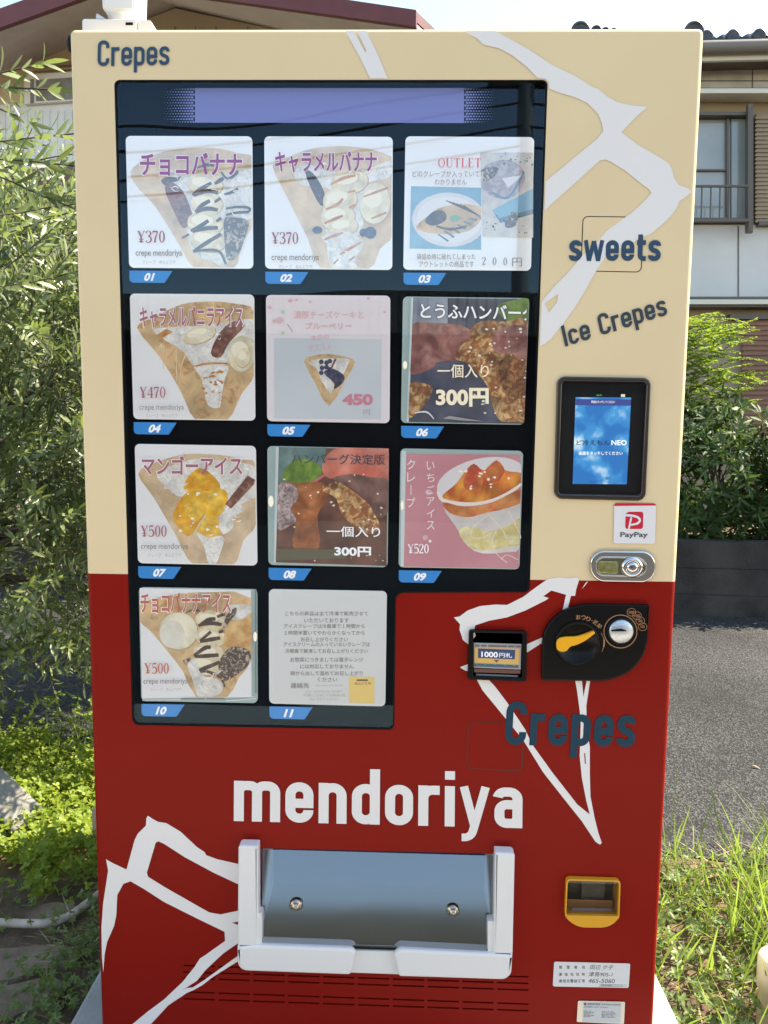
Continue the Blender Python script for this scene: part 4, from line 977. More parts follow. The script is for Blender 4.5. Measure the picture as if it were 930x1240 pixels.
# serif price figures
def serif(cd_, text, x0, yb, hgt, adv, m):
    x = x0; lw, tw_ = hgt*.15, hgt*.055
    for ch in text:
        f = lambda a, b: (x+a*hgt, yb-b*hgt)
        w_ = .52
        def ln_(pts, wd, sm=5): cd_.line([f(*p) for p in pts], [k*cd_.sc for k in wd], m, sm)
        if ch == '0':
            o = ellipse(x+.25*hgt, yb-.5*hgt, .25*hgt, .52*hgt, 28); i_ = ellipse(x+.25*hgt, yb-.5*hgt, .125*hgt, .46*hgt, 28)
            cd_.b.poly([[cd_.z(*p) for p in o], [cd_.z(*p) for p in i_]], cd_.lay(), m)
        elif ch == '3':
            ln_([(.03, .80), (.09, .97), (.28, 1.0), (.41, .82), (.33, .60), (.16, .53)], [lw, tw_, tw_, lw, lw*.7, tw_]); ln_([(.16, .53), (.36, .48), (.46, .26), (.34, .04), (.12, .0), (.02, .15)], [tw_, lw*.7, lw, lw*.7, tw_, lw])
        elif ch == '4':
            ln_([(.36, 1.0), (.36, .03)], [lw, lw], 0); ln_([(.34, .98), (.0, .30), (.0, .29)], [tw_, tw_, tw_], 0); ln_([(-.01, .29), (.50, .29)], [tw_*1.3]*2, 0); ln_([(.24, .02), (.48, .02)], [tw_]*2, 0)
        elif ch == '5':
            ln_([(.08, .97), (.42, .97)], [lw*.9]*2, 0); ln_([(.09, .98), (.06, .52)], [tw_]*2, 0); ln_([(.06, .54), (.26, .62), (.44, .42), (.40, .12), (.18, .0), (.02, .10)], [tw_, lw*.7, lw, lw*.9, tw_, lw*.9])
        elif ch == '7':
            ln_([(.02, .95), (.46, .95)], [lw*.9]*2, 0); ln_([(.03, .96), (.03, .76)], [tw_]*2, 0); ln_([(.45, .94), (.28, .45), (.20, .0)], [tw_, lw*.8, lw])
        elif ch == '2':
            ln_([(.03, .76), (.10, .96), (.30, .99), (.42, .78), (.30, .45), (.03, .05)], [lw, tw_, tw_, lw, lw*.7, tw_]); ln_([(.02, .045), (.46, .045)], [lw*.8]*2, 0)
        elif ch == '¥':
            ln_([(.08, .98), (.30, .48)], [lw]*2, 0); ln_([(.56, .98), (.30, .48)], [tw_]*2, 0); ln_([(.30, .5), (.30, .0)], [lw]*2, 0)
            for a, b in ((.08, .42), (.08, .27)): ln_([(.08, a), (.54, a)] if False else [(.10, a if b else b), (.52, a)], [tw_]*2, 0); break
            ln_([(.10, .27), (.52, .27)], [tw_]*2, 0); ln_([(-.02, .98), (.20, .98)], [tw_]*2, 0); ln_([(.45, .98), (.66, .98)], [tw_]*2, 0); ln_([(.19, .02), (.42, .02)], [tw_]*2, 0)
            w_ = .66
        elif ch == 'O':
            o = ellipse(x+.36*hgt, yb-.5*hgt, .36*hgt, .5*hgt, 30); i_ = ellipse(x+.36*hgt, yb-.5*hgt, .24*hgt, .45*hgt, 30); cd_.b.poly([[cd_.z(*p) for p in o], [cd_.z(*p) for p in i_]], cd_.lay(), m); w_ = .72
        elif ch == 'U': ln_([(.10, .98), (.10, .25), (.28, .0), (.50, .06), (.58, .28), (.58, .98)], [lw, lw, tw_, tw_, tw_, tw_], 4); ln_([(-.02, .98), (.24, .98)], [tw_]*2, 0); ln_([(.48, .98), (.70, .98)], [tw_]*2, 0); w_ = .70
        elif ch == 'T': ln_([(.30, .98), (.30, 0)], [lw]*2, 0); ln_([(.0, .97), (.60, .97)], [tw_]*2, 0); ln_([(.01, .98), (.01, .78)], [tw_]*2, 0); ln_([(.59, .98), (.59, .78)], [tw_]*2, 0); ln_([(.18, .02), (.42, .02)], [tw_]*2, 0); w_ = .62
        elif ch == 'L': ln_([(.12, .98), (.12, 0)], [lw]*2, 0); ln_([(.0, .98), (.26, .98)], [tw_]*2, 0); ln_([(.0, .02), (.50, .02)], [tw_]*2, 0); ln_([(.51, .0), (.53, .25)], [tw_]*2, 0); w_ = .56
        elif ch == 'E': ln_([(.12, .98), (.12, 0)], [lw]*2, 0); ln_([(.0, .98), (.50, .98)], [tw_]*2, 0); ln_([(.12, .5), (.40, .5)], [tw_]*2, 0); ln_([(.0, .02), (.54, .02)], [tw_]*2, 0); ln_([(.5, .98), (.5, .80)], [tw_]*2, 0); ln_([(.54, 0), (.54, .22)], [tw_]*2, 0); w_ = .58
        x += hgt*(w_+adv)
def price(c, t, x0, yb, h, m, x1, sub): # ¥nnn plus the shop line below
    serif(c, t, x0, yb, h, .05, m)
    c.txt('crepe mendoriya', *sub, pgrey, .004)
    w_ = sub[2]-sub[0]; c.txt('クレープ　めんどりや', sub[0]+w_*.15, sub[3]+w_*.05, sub[0]+w_*.86, sub[3]+w_*.13, pgreyl)
# 01
c = Card(1).zoom(140, 150, 180/930, 195/1008); c.sc = 180/930
c.shape([(92, 300), (180, 225), (300, 175), (480, 152), (640, 155), (770, 185), (870, 235), (870, 590), (790, 750), (735, 910), (505, 910), (400, 760), (250, 520), (140, 400)], pcrepe2, 3)
c.shape([(330, 290), (430, 315), (620, 330), (760, 300), (870, 300), (870, 560), (760, 640), (700, 880), (600, 860), (480, 800), (440, 620), (400, 430)], pcream, 4)
c.shape([(310, 390), (350, 365), (420, 420), (480, 560), (470, 620), (420, 650), (370, 560), (320, 450)], pbar, 4)
for (x, y, rx, ry) in ((560, 380, 110, 70), (570, 500, 100, 72), (560, 620, 112, 75), (580, 730, 115, 70)): c.ell(x, y, rx, ry, pcream2, .1)
for L_ in ([(480, 445), (530, 410), (600, 370)], [(490, 450), (570, 420), (640, 430)], [(500, 550), (540, 510), (590, 480)], [(500, 555), (570, 530), (640, 540)], [(470, 670), (530, 640), (580, 605)], [(480, 675), (560, 655), (640, 650)], [(485, 800), (560, 750), (660, 690)], [(620, 375), (650, 355), (675, 340)], [(620, 490), (655, 465)], [(630, 610), (660, 590)]): c.line(L_, [3.0, 5.2, 4.2], pchoc, 4)
c.shape([(285, 355), (320, 332), (390, 335), (410, 322), (390, 355), (340, 368), (310, 385)], pchoc, 4); c.line([(510, 275), (570, 255), (615, 262)], [2, 4, 3], pchoc)
for L_ in ([(660, 300), (700, 345), (755, 310), (760, 290)], [(680, 440), (720, 430), (765, 405)], [(690, 530), (760, 520), (830, 525), (835, 550), (760, 555), (690, 570)], [(415, 715), (460, 690)], [(490, 800), (560, 790), (650, 800), (690, 880)], [(690, 640), (760, 630), (790, 650)]): c.line(L_, [2.2, 3.6, 2.6], pchoc, 4)
c.shape([(680, 600), (720, 585), (830, 610), (800, 740), (760, 830), (700, 850), (680, 720)], pchoc2, 4)
c.folds((340, 300, 840, 420), 16, 1); c.folds((700, 420, 840, 560), 6, 2); c.txt('チョコバナナ', 152, 178, 792, 325, pviolet, .028, halo=pw)
price(c, '¥370', 138, 742, 72, pplum, 0, (125, 785, 415, 838)); c.done()
# 02
c = Card(2).zoom(310, 150, 175/930, 195/1036); c.sc = 175/930
c.shape([(108, 270), (200, 215), (360, 160), (540, 143), (720, 160), (860, 205), (885, 260), (885, 690), (800, 800), (720, 940), (430, 940), (330, 730), (200, 470)], pcrepe2, 3)
c.shape([(250, 300), (330, 260), (450, 300), (560, 310), (720, 290), (860, 240), (860, 340), (720, 380), (680, 480), (690, 640), (650, 720), (470, 720), (430, 560), (470, 420), (330, 400), (260, 370)], pcream, 4)
c.shape([(315, 310), (370, 320), (440, 440), (430, 530), (380, 470)], pchoc, 3)
for (x, y, rx, ry) in ((600, 370, 120, 80), (540, 490, 110, 85), (525, 600, 110, 85), (560, 660, 95, 60)): c.ell(x, y, rx, ry, pcream2, -.15)
for L_ in ([(480, 390), (560, 350), (640, 330)], [(450, 550), (520, 520), (560, 480)], [(440, 640), (510, 610), (560, 590)], [(590, 440), (640, 430)], [(600, 540), (640, 520)]): c.line(L_, [2, 4, 2.5], pcara, 4)
c.ell(765, 510, 98, 132, pice, .1); c.line([(690, 470), (770, 440), (850, 410)], [1.5, 3, 2], pcara); c.line([(740, 610), (790, 590), (840, 570)], [1.5, 3, 2], pcara)
c.shape([(430, 720), (560, 690), (690, 750), (680, 800), (640, 870), (640, 935), (500, 935), (460, 850), (455, 780)], pcream, 4)
for L_ in ([(440, 745), (500, 720), (560, 700)], [(540, 840), (590, 810), (680, 760)], [(500, 900), (530, 870)], [(600, 880), (640, 850)]): c.line(L_, [2, 4, 2], pcara, 4)
c.ell(395, 683, 32, 24, pberry); c.ell(735, 700, 40, 38, pberry); c.ell(690, 700, 24, 26, pberry)
c.folds((480, 720, 650, 900), 16, 3); c.folds((300, 260, 840, 330), 12, 4); c.txt('キャラメルバナナ', 122, 175, 778, 315, pviolet, .028, halo=pw)
price(c, '¥370', 102, 770, 72, pplum, 0, (100, 835, 405, 890)); c.done()
# 03
pblue = mat('print_blue_cloth', (.20, .40, .52), .55, col2=(.14, .30, .42), nscale=20); pplate = mat('print_plate', (.66, .64, .66), .55, col2=(.58, .56, .58), nscale=20); pslate = mat('print_slate', (.10, .18, .26), .55)
c = Card(3).zoom(480, 150, 180/930, 195/1008); c.sc = 180/930
c.shape([(92, 390), (530, 400), (530, 788), (82, 780)], pblue)
cl0 = c.cl; c.cl = [c.z(92, 390), c.z(530, 400), c.z(530, 788), c.z(82, 780)]
c.ell(330, 600, 232, 170, pplate, .05); c.ell(330, 600, 205, 145, mat('print_plate_well', (.70, .68, .69), .55), .05)
c.shape([(125, 640), (190, 580), (260, 530), (400, 500), (520, 520), (540, 580), (470, 660), (350, 690), (230, 685), (150, 670)], pcrepe, 3)
c.shape([(180, 600), (240, 545), (300, 550), (310, 600), (250, 635), (200, 630)], pchoc, 4)
for i in range(6): c.line([(310+i*22, 480+i*6), (400+i*20, 520+i*9), (470+i*16, 545+i*10)], [1, 1.8, 1], pchoc, 3)
for i in range(7): c.line([(260+i*40, 690-i*20), (325+i*36, 735-i*26)], [1.5, 2.6], pslate, 0)
c.line([(250, 640), (340, 660), (440, 640)], [2, 3, 2], pchoc); c.ell(365, 590, 30, 20, mat('print_mint', (.16, .36, .20), .55))
c.cl = [c.z(525, 180), c.z(856, 180), c.z(856, 712), c.z(540, 706)]
c.shape([(525, 180), (856, 180), (856, 712), (540, 706)], mat('print_table', (.60, .56, .52), .55, col2=(.46, .42, .40), nscale=50))
c.shape([(520, 300), (600, 240), (720, 230), (800, 300), (790, 400), (700, 470), (590, 450), (520, 380)], mat('print_cloth', (.48, .42, .44), .55, col2=(.26, .20, .22), nscale=60, distort=1.5), 4)
c.shape([(520, 300), (580, 270), (640, 280), (600, 340), (530, 360)], pchoc2, 3); c.shape([(660, 340), (790, 320), (700, 400)], mat('print_fold', (.66, .62, .64), .55)); c.line([(600, 430), (700, 460), (800, 300)], [2, 3, 2], pslate)
c.shape([(600, 540), (860, 400), (870, 530), (640, 590)], pblue); c.shape([(600, 540), (640, 590), (870, 530), (870, 560), (650, 620)], pslate)
c.shape([(680, 620), (720, 550), (765, 570), (740, 640), (690, 650)], pchoc2, 3); c.specks(26, (560, 550, 850, 690), pchoc, 3, 8, 3); c.specks(24, (640, 180, 856, 260), pslate, 4, 9, 5)
c.cl = cl0
serif(c, 'OUTLET', 262, 272, 58, .16, prose)
c.txt('どのクレープが入っていて', 100, 292, 520, 332, pgrey); c.txt('わかりません', 240, 345, 440, 380, pgrey)
c.txt('袋詰め時に破れてしまった', 128, 812, 495, 848, pgrey); c.txt('アウトレットの商品です', 142, 858, 485, 896, pgrey)
serif(c, '2', 537, 880, 46, 0, pgrey); serif(c, '0', 603, 882, 46, 0, pgrey); serif(c, '0', 670, 884, 46, 0, pgrey); c.txt('円', 725, 838, 785, 892, pgrey); c.done()
# 04
c = Card(4).zoom(150, 345, 170/930, 185/1012); c.sc = 170/930
c.shape([(88, 285), (200, 215), (380, 130), (560, 110), (740, 125), (870, 190), (870, 570), (780, 720), (680, 900), (480, 900), (370, 690), (240, 480)], pcrepe, 3)
c.shape([(190, 300), (300, 280), (500, 270), (640, 250), (870, 230), (870, 360), (740, 420), (690, 520), (480, 540), (400, 450), (330, 400), (280, 370)], pcream, 4)
c.ell(500, 330, 110, 55, pice, -.3); c.ell(780, 455, 90, 120, pice, .1); c.ell(790, 480, 45, 65, pcream2, .2)
c.shape([(640, 310), (730, 240), (800, 270), (700, 380), (640, 480), (575, 450)], pbar, 3)
c.shape([(220, 330), (280, 290), (325, 310), (240, 360)], pcara); c.shape([(225, 440), (250, 380), (262, 440)], pcream2)
c.shape([(465, 540), (560, 505), (690, 540), (670, 620), (650, 720), (635, 810), (560, 800), (530, 700), (510, 610)], pcream, 4)
c.specks(22, (510, 570, 650, 770), pcara, 9, 19, 9); c.line([(470, 540), (560, 520), (690, 520)], [1.5, 2.5, 1.5], pcara)
for L_ in ([(265, 380), (262, 560)], [(345, 400), (350, 640)], [(420, 440), (380, 540), (365, 690)]): c.line(L_, .9, pcream2, 3)
c.folds((240, 290, 700, 420), 16, 5); c.folds((520, 540, 650, 780), 9, 6); c.txt('キャラメルバニラアイス', 104, 142, 790, 285, pplum, .026, halo=pw, dy=0)
price(c, '¥470', 106, 748, 72, pplum, 0, (103, 790, 398, 838)); c.done()
# 05
pcool = mat('print_cool_grey', (.52, .57, .62), .55, col2=(.58, .62, .66), nscale=6)
c = Card(5, mat('print_pinkish_white', (.74, .68, .72), .55)).zoom(315, 345, 170/930, 185/1012); c.sc = 170/930
c.shape([(92, 352), (805, 360), (800, 892), (95, 884)], pcool)
c.shape([(290, 505), (350, 470), (450, 458), (560, 475), (630, 510), (560, 640), (455, 805), (370, 660)], pcrepe, 2)
c.shape([(318, 515), (400, 490), (580, 490), (580, 530), (540, 600), (490, 560), (470, 640), (490, 660), (470, 718), (440, 690), (400, 620), (370, 550)], pcream, 4)
for (x, y) in ((405, 510), (440, 515), (462, 505), (410, 550), (440, 545), (405, 582), (440, 580), (460, 560)): c.ell(x, y, 16, 16, pberry, n=14)
c.shape([(430, 590), (480, 555), (555, 600), (545, 650), (490, 690), (490, 650)], pberry, 4); c.line([(500, 490), (470, 555)], 2.4, pbar, 0)
c.txt('濃厚チーズケーキと', 222, 172, 685, 225, ppinkl, .006); c.txt('ブルーベリー', 300, 248, 606, 294, ppinkl, .028)
c.txt('本日の', 335, 335, 455, 372, ppinkl, .004, dy=-2); c.txt('オススメ', 320, 398, 470, 446, ppinkl, .004, dy=-3)
c.txt('450', 545, 722, 748, 798, mat('print_price_pink', (.62, .22, .29), .55), .05); c.txt('円', 685, 826, 728, 862, pgreyl)
for (x, y, r_) in ((200, 105, 16), (240, 100, 11), (330, 112, 10), (62, 150, 14), (130, 235, 26), (95, 240, 14), (715, 90, 10), (825, 180, 10)): c.ell(x, y, r_, r_*.8, ppinkl, n=10)
c.ell(150, 178, 14, 12, mat('print_sprig', (.45, .62, .48), .55)); c.ell(150, 318, 13, 12, MATS['print_sprig']); c.line([(180, 260), (215, 312)], .8, pgrey, 0); c.done()
# 06
pm_dark = mat('print_meat_dark', (.10, .045, .05), .5, col2=(.26, .13, .12), nscale=40, lo=.4, hi=.7, distort=.8)
pm_red = mat('print_meat_red', (.26, .09, .08), .5, col2=(.48, .24, .20), mottle=0.6, mscale=22, nscale=40, detail=5, lo=.42, hi=.68, distort=.7)
pm_mix = mat('print_meat_crumb', (.34, .12, .04), .5, col2=(.80, .52, .24), mottle=0.6, mscale=28, nscale=85, detail=6, lo=.45, hi=.66, distort=.9)
pm_mix2 = mat('print_meat_brown', (.18, .06, .025), .5, col2=(.50, .24, .09), mottle=0.6, mscale=28, nscale=95, detail=6, lo=.44, hi=.66, distort=.9)
pnight = mat('print_night', (.045, .05, .085), .5, col2=(.12, .12, .16), mottle=0.5, mscale=20, nscale=14)
pgreen = mat('print_leaf', (.22, .36, .05), .5, col2=(.10, .20, .03), mottle=0.5, mscale=40, nscale=50)
pivory = mat('print_ivory', (.80, .70, .52), .55)
c = Card(6, pholder).zoom(480, 350, 170/930, 180/985); c.sc = 170/930
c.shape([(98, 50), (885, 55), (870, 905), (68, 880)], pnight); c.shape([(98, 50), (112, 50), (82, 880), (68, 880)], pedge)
cl0 = c.cl; c.cl = [c.z(114, 56), c.z(878, 60), c.z(846, 885), c.z(78, 862)]
c.shape([(110, 60), (340, 60), (340, 230), (110, 240)], mat('print_haze', (.36, .40, .48), .5, col2=(.16, .18, .26), nscale=12)); c.shape([(660, 120), (780, 75), (880, 70), (880, 230), (760, 235)], pgreen, 3)
c.shape([(100, 240), (260, 225), (420, 240), (500, 290), (470, 400), (400, 470), (300, 480), (180, 500), (90, 470)], pm_red, 4); c.shape([(100, 420), (200, 440), (260, 500), (200, 540), (95, 560)], pm_red, 4)
c.shape([(480, 280), (560, 215), (720, 215), (880, 250), (880, 900), (700, 880), (640, 780), (600, 640), (480, 500), (390, 460), (420, 380), (490, 330)], pm_mix, 4)
c.shape([(640, 300), (760, 240), (880, 270), (880, 470), (760, 430), (660, 420)], pm_red, 4); c.shape([(690, 470), (880, 480), (880, 700), (780, 720), (700, 640)], pm_mix2, 4)
c.shape([(85, 640), (160, 620), (240, 660), (180, 780), (80, 850)], pm_mix, 4); c.specks(34, (480, 250, 860, 860), mat('print_speck', (.85, .78, .68), .5), 5, 13, 12)
c.line([(120, 820), (200, 815), (250, 862)], [1.4, 2, 1], pw); c.shape([(310, 858), (350, 840), (470, 860), (600, 880), (420, 870)], pgreyl)
c.cl = cl0
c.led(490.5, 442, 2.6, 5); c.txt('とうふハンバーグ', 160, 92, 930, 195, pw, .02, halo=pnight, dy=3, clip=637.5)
c.txt('一個入り', 272, 498, 612, 588, pivory, .009); c.txt('300円', 262, 655, 612, 780, pivory, .04); c.done()
# 07
c = Card(7).zoom(150, 530, 170/930, 170/930); c.sc = 170/930
c.shape([(95, 240), (200, 170), (400, 110), (640, 115), (780, 145), (880, 190), (880, 560), (790, 680), (720, 850), (470, 850), (340, 640), (200, 400)], pcrepe2, 3)
c.shape([(220, 240), (420, 150), (640, 150), (880, 200), (880, 380), (780, 440), (790, 480), (700, 530), (560, 500), (420, 400), (350, 385), (290, 330)], pcream, 4)
c.shape([(405, 290), (500, 200), (600, 260), (640, 330), (590, 350), (420, 360)], pmango2, 3); c.shape([(350, 450), (420, 360), (540, 350), (560, 450), (500, 560), (440, 650), (380, 620), (325, 530)], pmango2, 3)
c.shape([(540, 380), (600, 330), (690, 370), (650, 500), (560, 540), (530, 460)], pmango, 3); c.shape([(490, 600), (560, 515), (640, 560), (630, 665), (500, 640)], pmango, 2); c.shape([(410, 370), (540, 350), (540, 480), (470, 560), (400, 470)], pmango, 3)
c.specks(14, (360, 340, 640, 640), mat('print_glint', (.92, .85, .70), .5), 6, 14, 4)
c.shape([(670, 440), (820, 250), (870, 280), (860, 310), (710, 470)], pbar)
c.shape([(480, 630), (560, 660), (640, 650), (665, 680), (640, 760), (610, 835), (560, 830), (530, 720)], pcream, 4); c.shape([(650, 510), (720, 540), (720, 600), (660, 640), (630, 580)], pcream, 3)
c.folds((260, 200, 420, 370), 14, 7); c.folds((540, 650, 640, 800), 12, 8); c.folds((640, 180, 850, 250), 6, 9); c.folds((650, 480, 760, 600), 6, 10); c.txt('マンゴーアイス', 118, 120, 785, 248, pplum, .03, halo=pw)
price(c, '¥500', 114, 655, 72, pplum, 0, (113, 700, 425, 748)); c.done()
# 08
c = Card(8, pholder).zoom(315, 530, 170/930, 175/957); c.sc = 170/930
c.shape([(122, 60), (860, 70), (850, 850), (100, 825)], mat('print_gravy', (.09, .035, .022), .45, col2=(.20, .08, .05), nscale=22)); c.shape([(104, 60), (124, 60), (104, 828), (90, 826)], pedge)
cl0 = c.cl; c.cl = [c.z(126, 62), c.z(852, 72), c.z(842, 832), c.z(108, 815)]
c.shape([(120, 60), (440, 60), (420, 200), (300, 300), (110, 300)], mat('print_teal_blur', (.10, .20, .19), .5, col2=(.22, .33, .32), mottle=0.5, mscale=22, nscale=14)); c.shape([(140, 260), (220, 150), (300, 140), (400, 190), (390, 280), (240, 300)], pgreen, 3)
c.shape([(410, 190), (480, 80), (640, 60), (860, 70), (860, 280), (680, 260), (460, 270)], mat('print_tomato', (.62, .14, .09), .5, col2=(.76, .34, .26), mottle=0.4, mscale=20, nscale=16), 3); c.line([(355, 295), (430, 245)], 2.6, prose, 0)
c.shape([(110, 320), (250, 300), (420, 300), (440, 400), (380, 520), (390, 730), (220, 730), (230, 560), (110, 600)], mat('print_gravy_orange', (.36, .10, .03), .45, col2=(.52, .19, .07), mottle=0.6, mscale=30, nscale=35, distort=.6), 3)
c.shape([(110, 320), (230, 320), (250, 400), (200, 470), (240, 540), (200, 580), (110, 600)], mat('print_froth', (.62, .55, .56), .5, col2=(.26, .14, .13), mottle=0.4, mscale=30, nscale=90, distort=1.5), 3)
c.shape([(420, 340), (500, 290), (580, 330), (700, 420), (760, 500), (790, 600), (700, 640), (600, 570), (540, 500), (500, 400), (430, 360)], pm_mix, 4)
c.shape([(480, 270), (600, 240), (720, 260), (860, 290), (860, 470), (780, 530), (700, 410), (580, 320)], mat('print_crust', (.14, .06, .05), .45, col2=(.32, .17, .14), mottle=0.6, mscale=25, nscale=30), 3)
c.specks(22, (140, 240, 830, 620), MATS['print_speck'], 4, 11, 21); c.specks(12, (120, 770, 820, 830), MATS['print_speck'], 3, 7, 22)
c.shape([(108, 735), (570, 740), (570, 800), (108, 815)], mat('print_olive', (.12, .10, .06), .5))
c.cl = cl0
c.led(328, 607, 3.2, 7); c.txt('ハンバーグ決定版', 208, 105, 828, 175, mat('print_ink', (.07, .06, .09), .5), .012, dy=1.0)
c.txt('一個入り', 440, 585, 795, 655, pw, .009, dy=1); c.txt('300円', 492, 718, 735, 785, pw, .035, dy=1); c.done()
# 09
c = Card(9, pholder).zoom(475, 535, 170/930, 170/930); c.sc = 170/930
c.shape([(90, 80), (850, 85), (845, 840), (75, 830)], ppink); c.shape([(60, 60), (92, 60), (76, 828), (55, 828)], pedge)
cl0 = c.cl; c.cl = [c.z(94, 84), c.z(856, 88), c.z(838, 832), c.z(80, 826)]
c.shape([(330, 400), (420, 560), (500, 690), (600, 740), (760, 730), (860, 690), (870, 380), (600, 460)], mat('print_cup', (.74, .70, .68), .5, col2=(.66, .60, .58), mottle=0.2, mscale=25, nscale=20), 2)
c.shape([(440, 590), (520, 560), (640, 590), (760, 560), (870, 500), (870, 660), (760, 700), (600, 720), (500, 690)], mat('print_sponge', (.66, .55, .22), .5, col2=(.78, .70, .42), mottle=0.3, mscale=40, nscale=60, lo=.45, hi=.65), 3)
c.ell(590, 260, 300, 150, mat('print_bowl', (.70, .66, .68), .5), -.22)
c.shape([(330, 360), (420, 280), (480, 200), (540, 145), (610, 190), (690, 120), (750, 190), (860, 210), (860, 290), (700, 370), (540, 400), (400, 390)], mat('print_berry_jelly', (.60, .10, .025), .35, col2=(.82, .34, .06), mottle=0.5, mscale=28, nscale=32, detail=4, lo=.4, hi=.66, distort=.8), 3)
c.shape([(470, 270), (500, 190), (545, 150), (600, 210), (590, 300), (500, 320)], mat('print_strawberry', (.72, .22, .06), .4, col2=(.52, .07, .03), mottle=0.4, mscale=45, nscale=40), 3); c.shape([(610, 200), (690, 125), (745, 190), (700, 260), (640, 270)], MATS['print_strawberry'], 3)
c.line([(300, 330), (340, 390), (480, 415), (640, 395), (770, 340), (860, 275)], [3, 4, 4, 4, 4, 3], mat('print_rim', (.82, .72, .66), .4), 6)
c.shape([(335, 400), (480, 430), (640, 410), (860, 310), (870, 390), (760, 440), (620, 470), (500, 500), (380, 470)], mat('print_sauce', (.58, .12, .04), .4, col2=(.74, .30, .10), mottle=0.4, mscale=30, nscale=40), 3)
c.specks(16, (440, 180, 850, 320), MATS['print_glint'], 7, 15, 31); c.ell(240, 335, 22, 20, ppinkl); c.ell(218, 635, 18, 18, ppinkl); c.ell(250, 658, 10, 10, pw)
for L_ in ([(640, 480), (540, 560), (525, 630), (600, 635), (660, 600)], [(640, 480), (720, 570), (760, 640)], [(690, 590), (660, 660), (690, 740), (760, 800)], [(770, 460), (820, 560), (860, 640)], [(720, 780), (760, 750), (830, 780)]): c.line(L_, .8, MATS['print_rim'], 5)
c.cl = cl0
for i, ch in enumerate('クレープ'):
    c.txt(ch if ch != 'ー' else '｜', 98 if ch != 'ー' else 122, 118+i*84, 152 if ch != 'ー' else 127, 182+i*84, pw, .006)
for i, ch in enumerate('いちごアイス'): c.txt(ch, 228, 130+i*79, 280, 186+i*79, pw, .004)
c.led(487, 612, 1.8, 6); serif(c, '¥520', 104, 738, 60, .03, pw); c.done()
# 10
c = Card(10, pholder).zoom(150, 700, 175/930, 170/903); c.sc = 175/930
c.shape([(90, 50), (818, 62), (822, 760), (850, 766), (110, 775)], pw)
cl0 = c.cl; c.cl = [c.z(100, 62), c.z(818, 70), c.z(828, 762), c.z(114, 768)]
c.shape([(95, 270), (110, 170), (280, 110), (560, 90), (820, 130), (830, 500), (740, 640), (660, 770), (470, 770), (380, 600), (280, 470), (170, 340)], pcrepe, 2)
c.shape([(660, 180), (830, 180), (830, 250), (700, 270)], pcream, 3); c.ell(350, 340, 122, 118, pice); c.ell(310, 360, 80, 90, mat('print_scoop', (.74, .72, .64), .5, col2=(.66, .62, .52), nscale=50))
for (x, y) in ((560, 270), (560, 380), (545, 480), (520, 560)): c.ell(x, y, 100, 62, pcream2, .12)
for L_ in ([(480, 310), (540, 270), (590, 262)], [(480, 305), (560, 290), (630, 300)], [(490, 405), (560, 345)], [(490, 410), (560, 395), (620, 385)], [(450, 500), (520, 450), (560, 445)], [(455, 505), (540, 500), (610, 495)], [(450, 612), (520, 580), (620, 540)], [(600, 250), (650, 230)], [(610, 350), (640, 340)]): c.line(L_, [3.2, 5.2, 4], pchoc, 4)
c.shape([(640, 420), (680, 290), (780, 260), (820, 230), (825, 420), (720, 450)], mat('print_fried', (.52, .26, .08), .5, col2=(.74, .50, .22), nscale=60), 3); c.shape([(620, 520), (700, 440), (810, 470), (800, 560), (700, 640), (640, 660), (610, 600)], pchoc2, 4)
c.line([(385, 540), (430, 520)], 4.2, pchoc2, 0); c.line([(450, 615), (530, 600), (620, 640), (650, 700)], [2.6, 3.6, 1.6], pchoc2, 4); c.shape([(660, 240), (720, 190), (720, 230), (680, 280), (640, 330)], pchoc2, 3); c.line([(400, 222), (440, 208), (490, 210)], 2, pchoc2)
c.shape([(410, 560), (460, 520), (500, 620), (620, 660), (630, 730), (560, 765), (480, 765), (440, 650)], pcream, 4)
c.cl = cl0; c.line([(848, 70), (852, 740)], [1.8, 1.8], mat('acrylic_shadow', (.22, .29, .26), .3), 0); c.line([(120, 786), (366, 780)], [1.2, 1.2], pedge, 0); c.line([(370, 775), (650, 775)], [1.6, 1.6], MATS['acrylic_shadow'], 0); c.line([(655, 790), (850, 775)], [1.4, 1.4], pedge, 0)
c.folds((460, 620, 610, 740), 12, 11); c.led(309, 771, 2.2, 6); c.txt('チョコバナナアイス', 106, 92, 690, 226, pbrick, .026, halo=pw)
price(c, '¥500', 134, 614, 66, pbrick, 0, (126, 645, 410, 690)); c.done()
# 11
c = Card(11, mat('print_notice', (.66, .68, .68), .55)).zoom(310, 700, 180/930, 190/982); c.sc = 180/930
for t, x0, x1, y in (('こちらの商品は全て冷凍で販売させて', 182, 702, 222), ('いただいております', 302, 580, 265), ('アイスクレープは冷蔵庫で１時間から', 174, 680, 301), ('１時間半置いてやわらかくなってから', 178, 680, 343), ('お召し上がりください', 280, 575, 384),
                     ('アイスクリームの入っていないクレープは', 172, 712, 415), ('冷蔵庫で解凍してお召し上がりください', 182, 700, 457), ('お惣菜につきましては電子レンジ', 214, 670, 511), ('には対応しておりません', 276, 610, 553), ('袋から出して温めてお召し上がり', 214, 668, 596), ('ください', 385, 508, 636)):
    c.txt(t, x0, y-14, x1, y+14, pgrey, .006)
c.txt('連絡先', 216, 656, 332, 690, pgrey, .006); c.txt('ｏｍｉｓｅｎｏｈｏｕｍａｄｅ', 375, 664, 542, 678, pgreyl)
for t, x0, x1, y in (('１０：００から１９：００まで', 312, 540, 710), ('冷凍につきましては商品の取', 298, 560, 733), ('出しさせてください', 335, 520, 757)): c.txt(t, x0, y-8, x1, y+8, pgreyl)
yel = mat('print_yellow', (.82, .58, .18), .55); c.shape([(585, 618), (740, 620), (740, 785), (582, 778)], yel); ink = mat('print_brown_ink', (.10, .07, .06), .5)
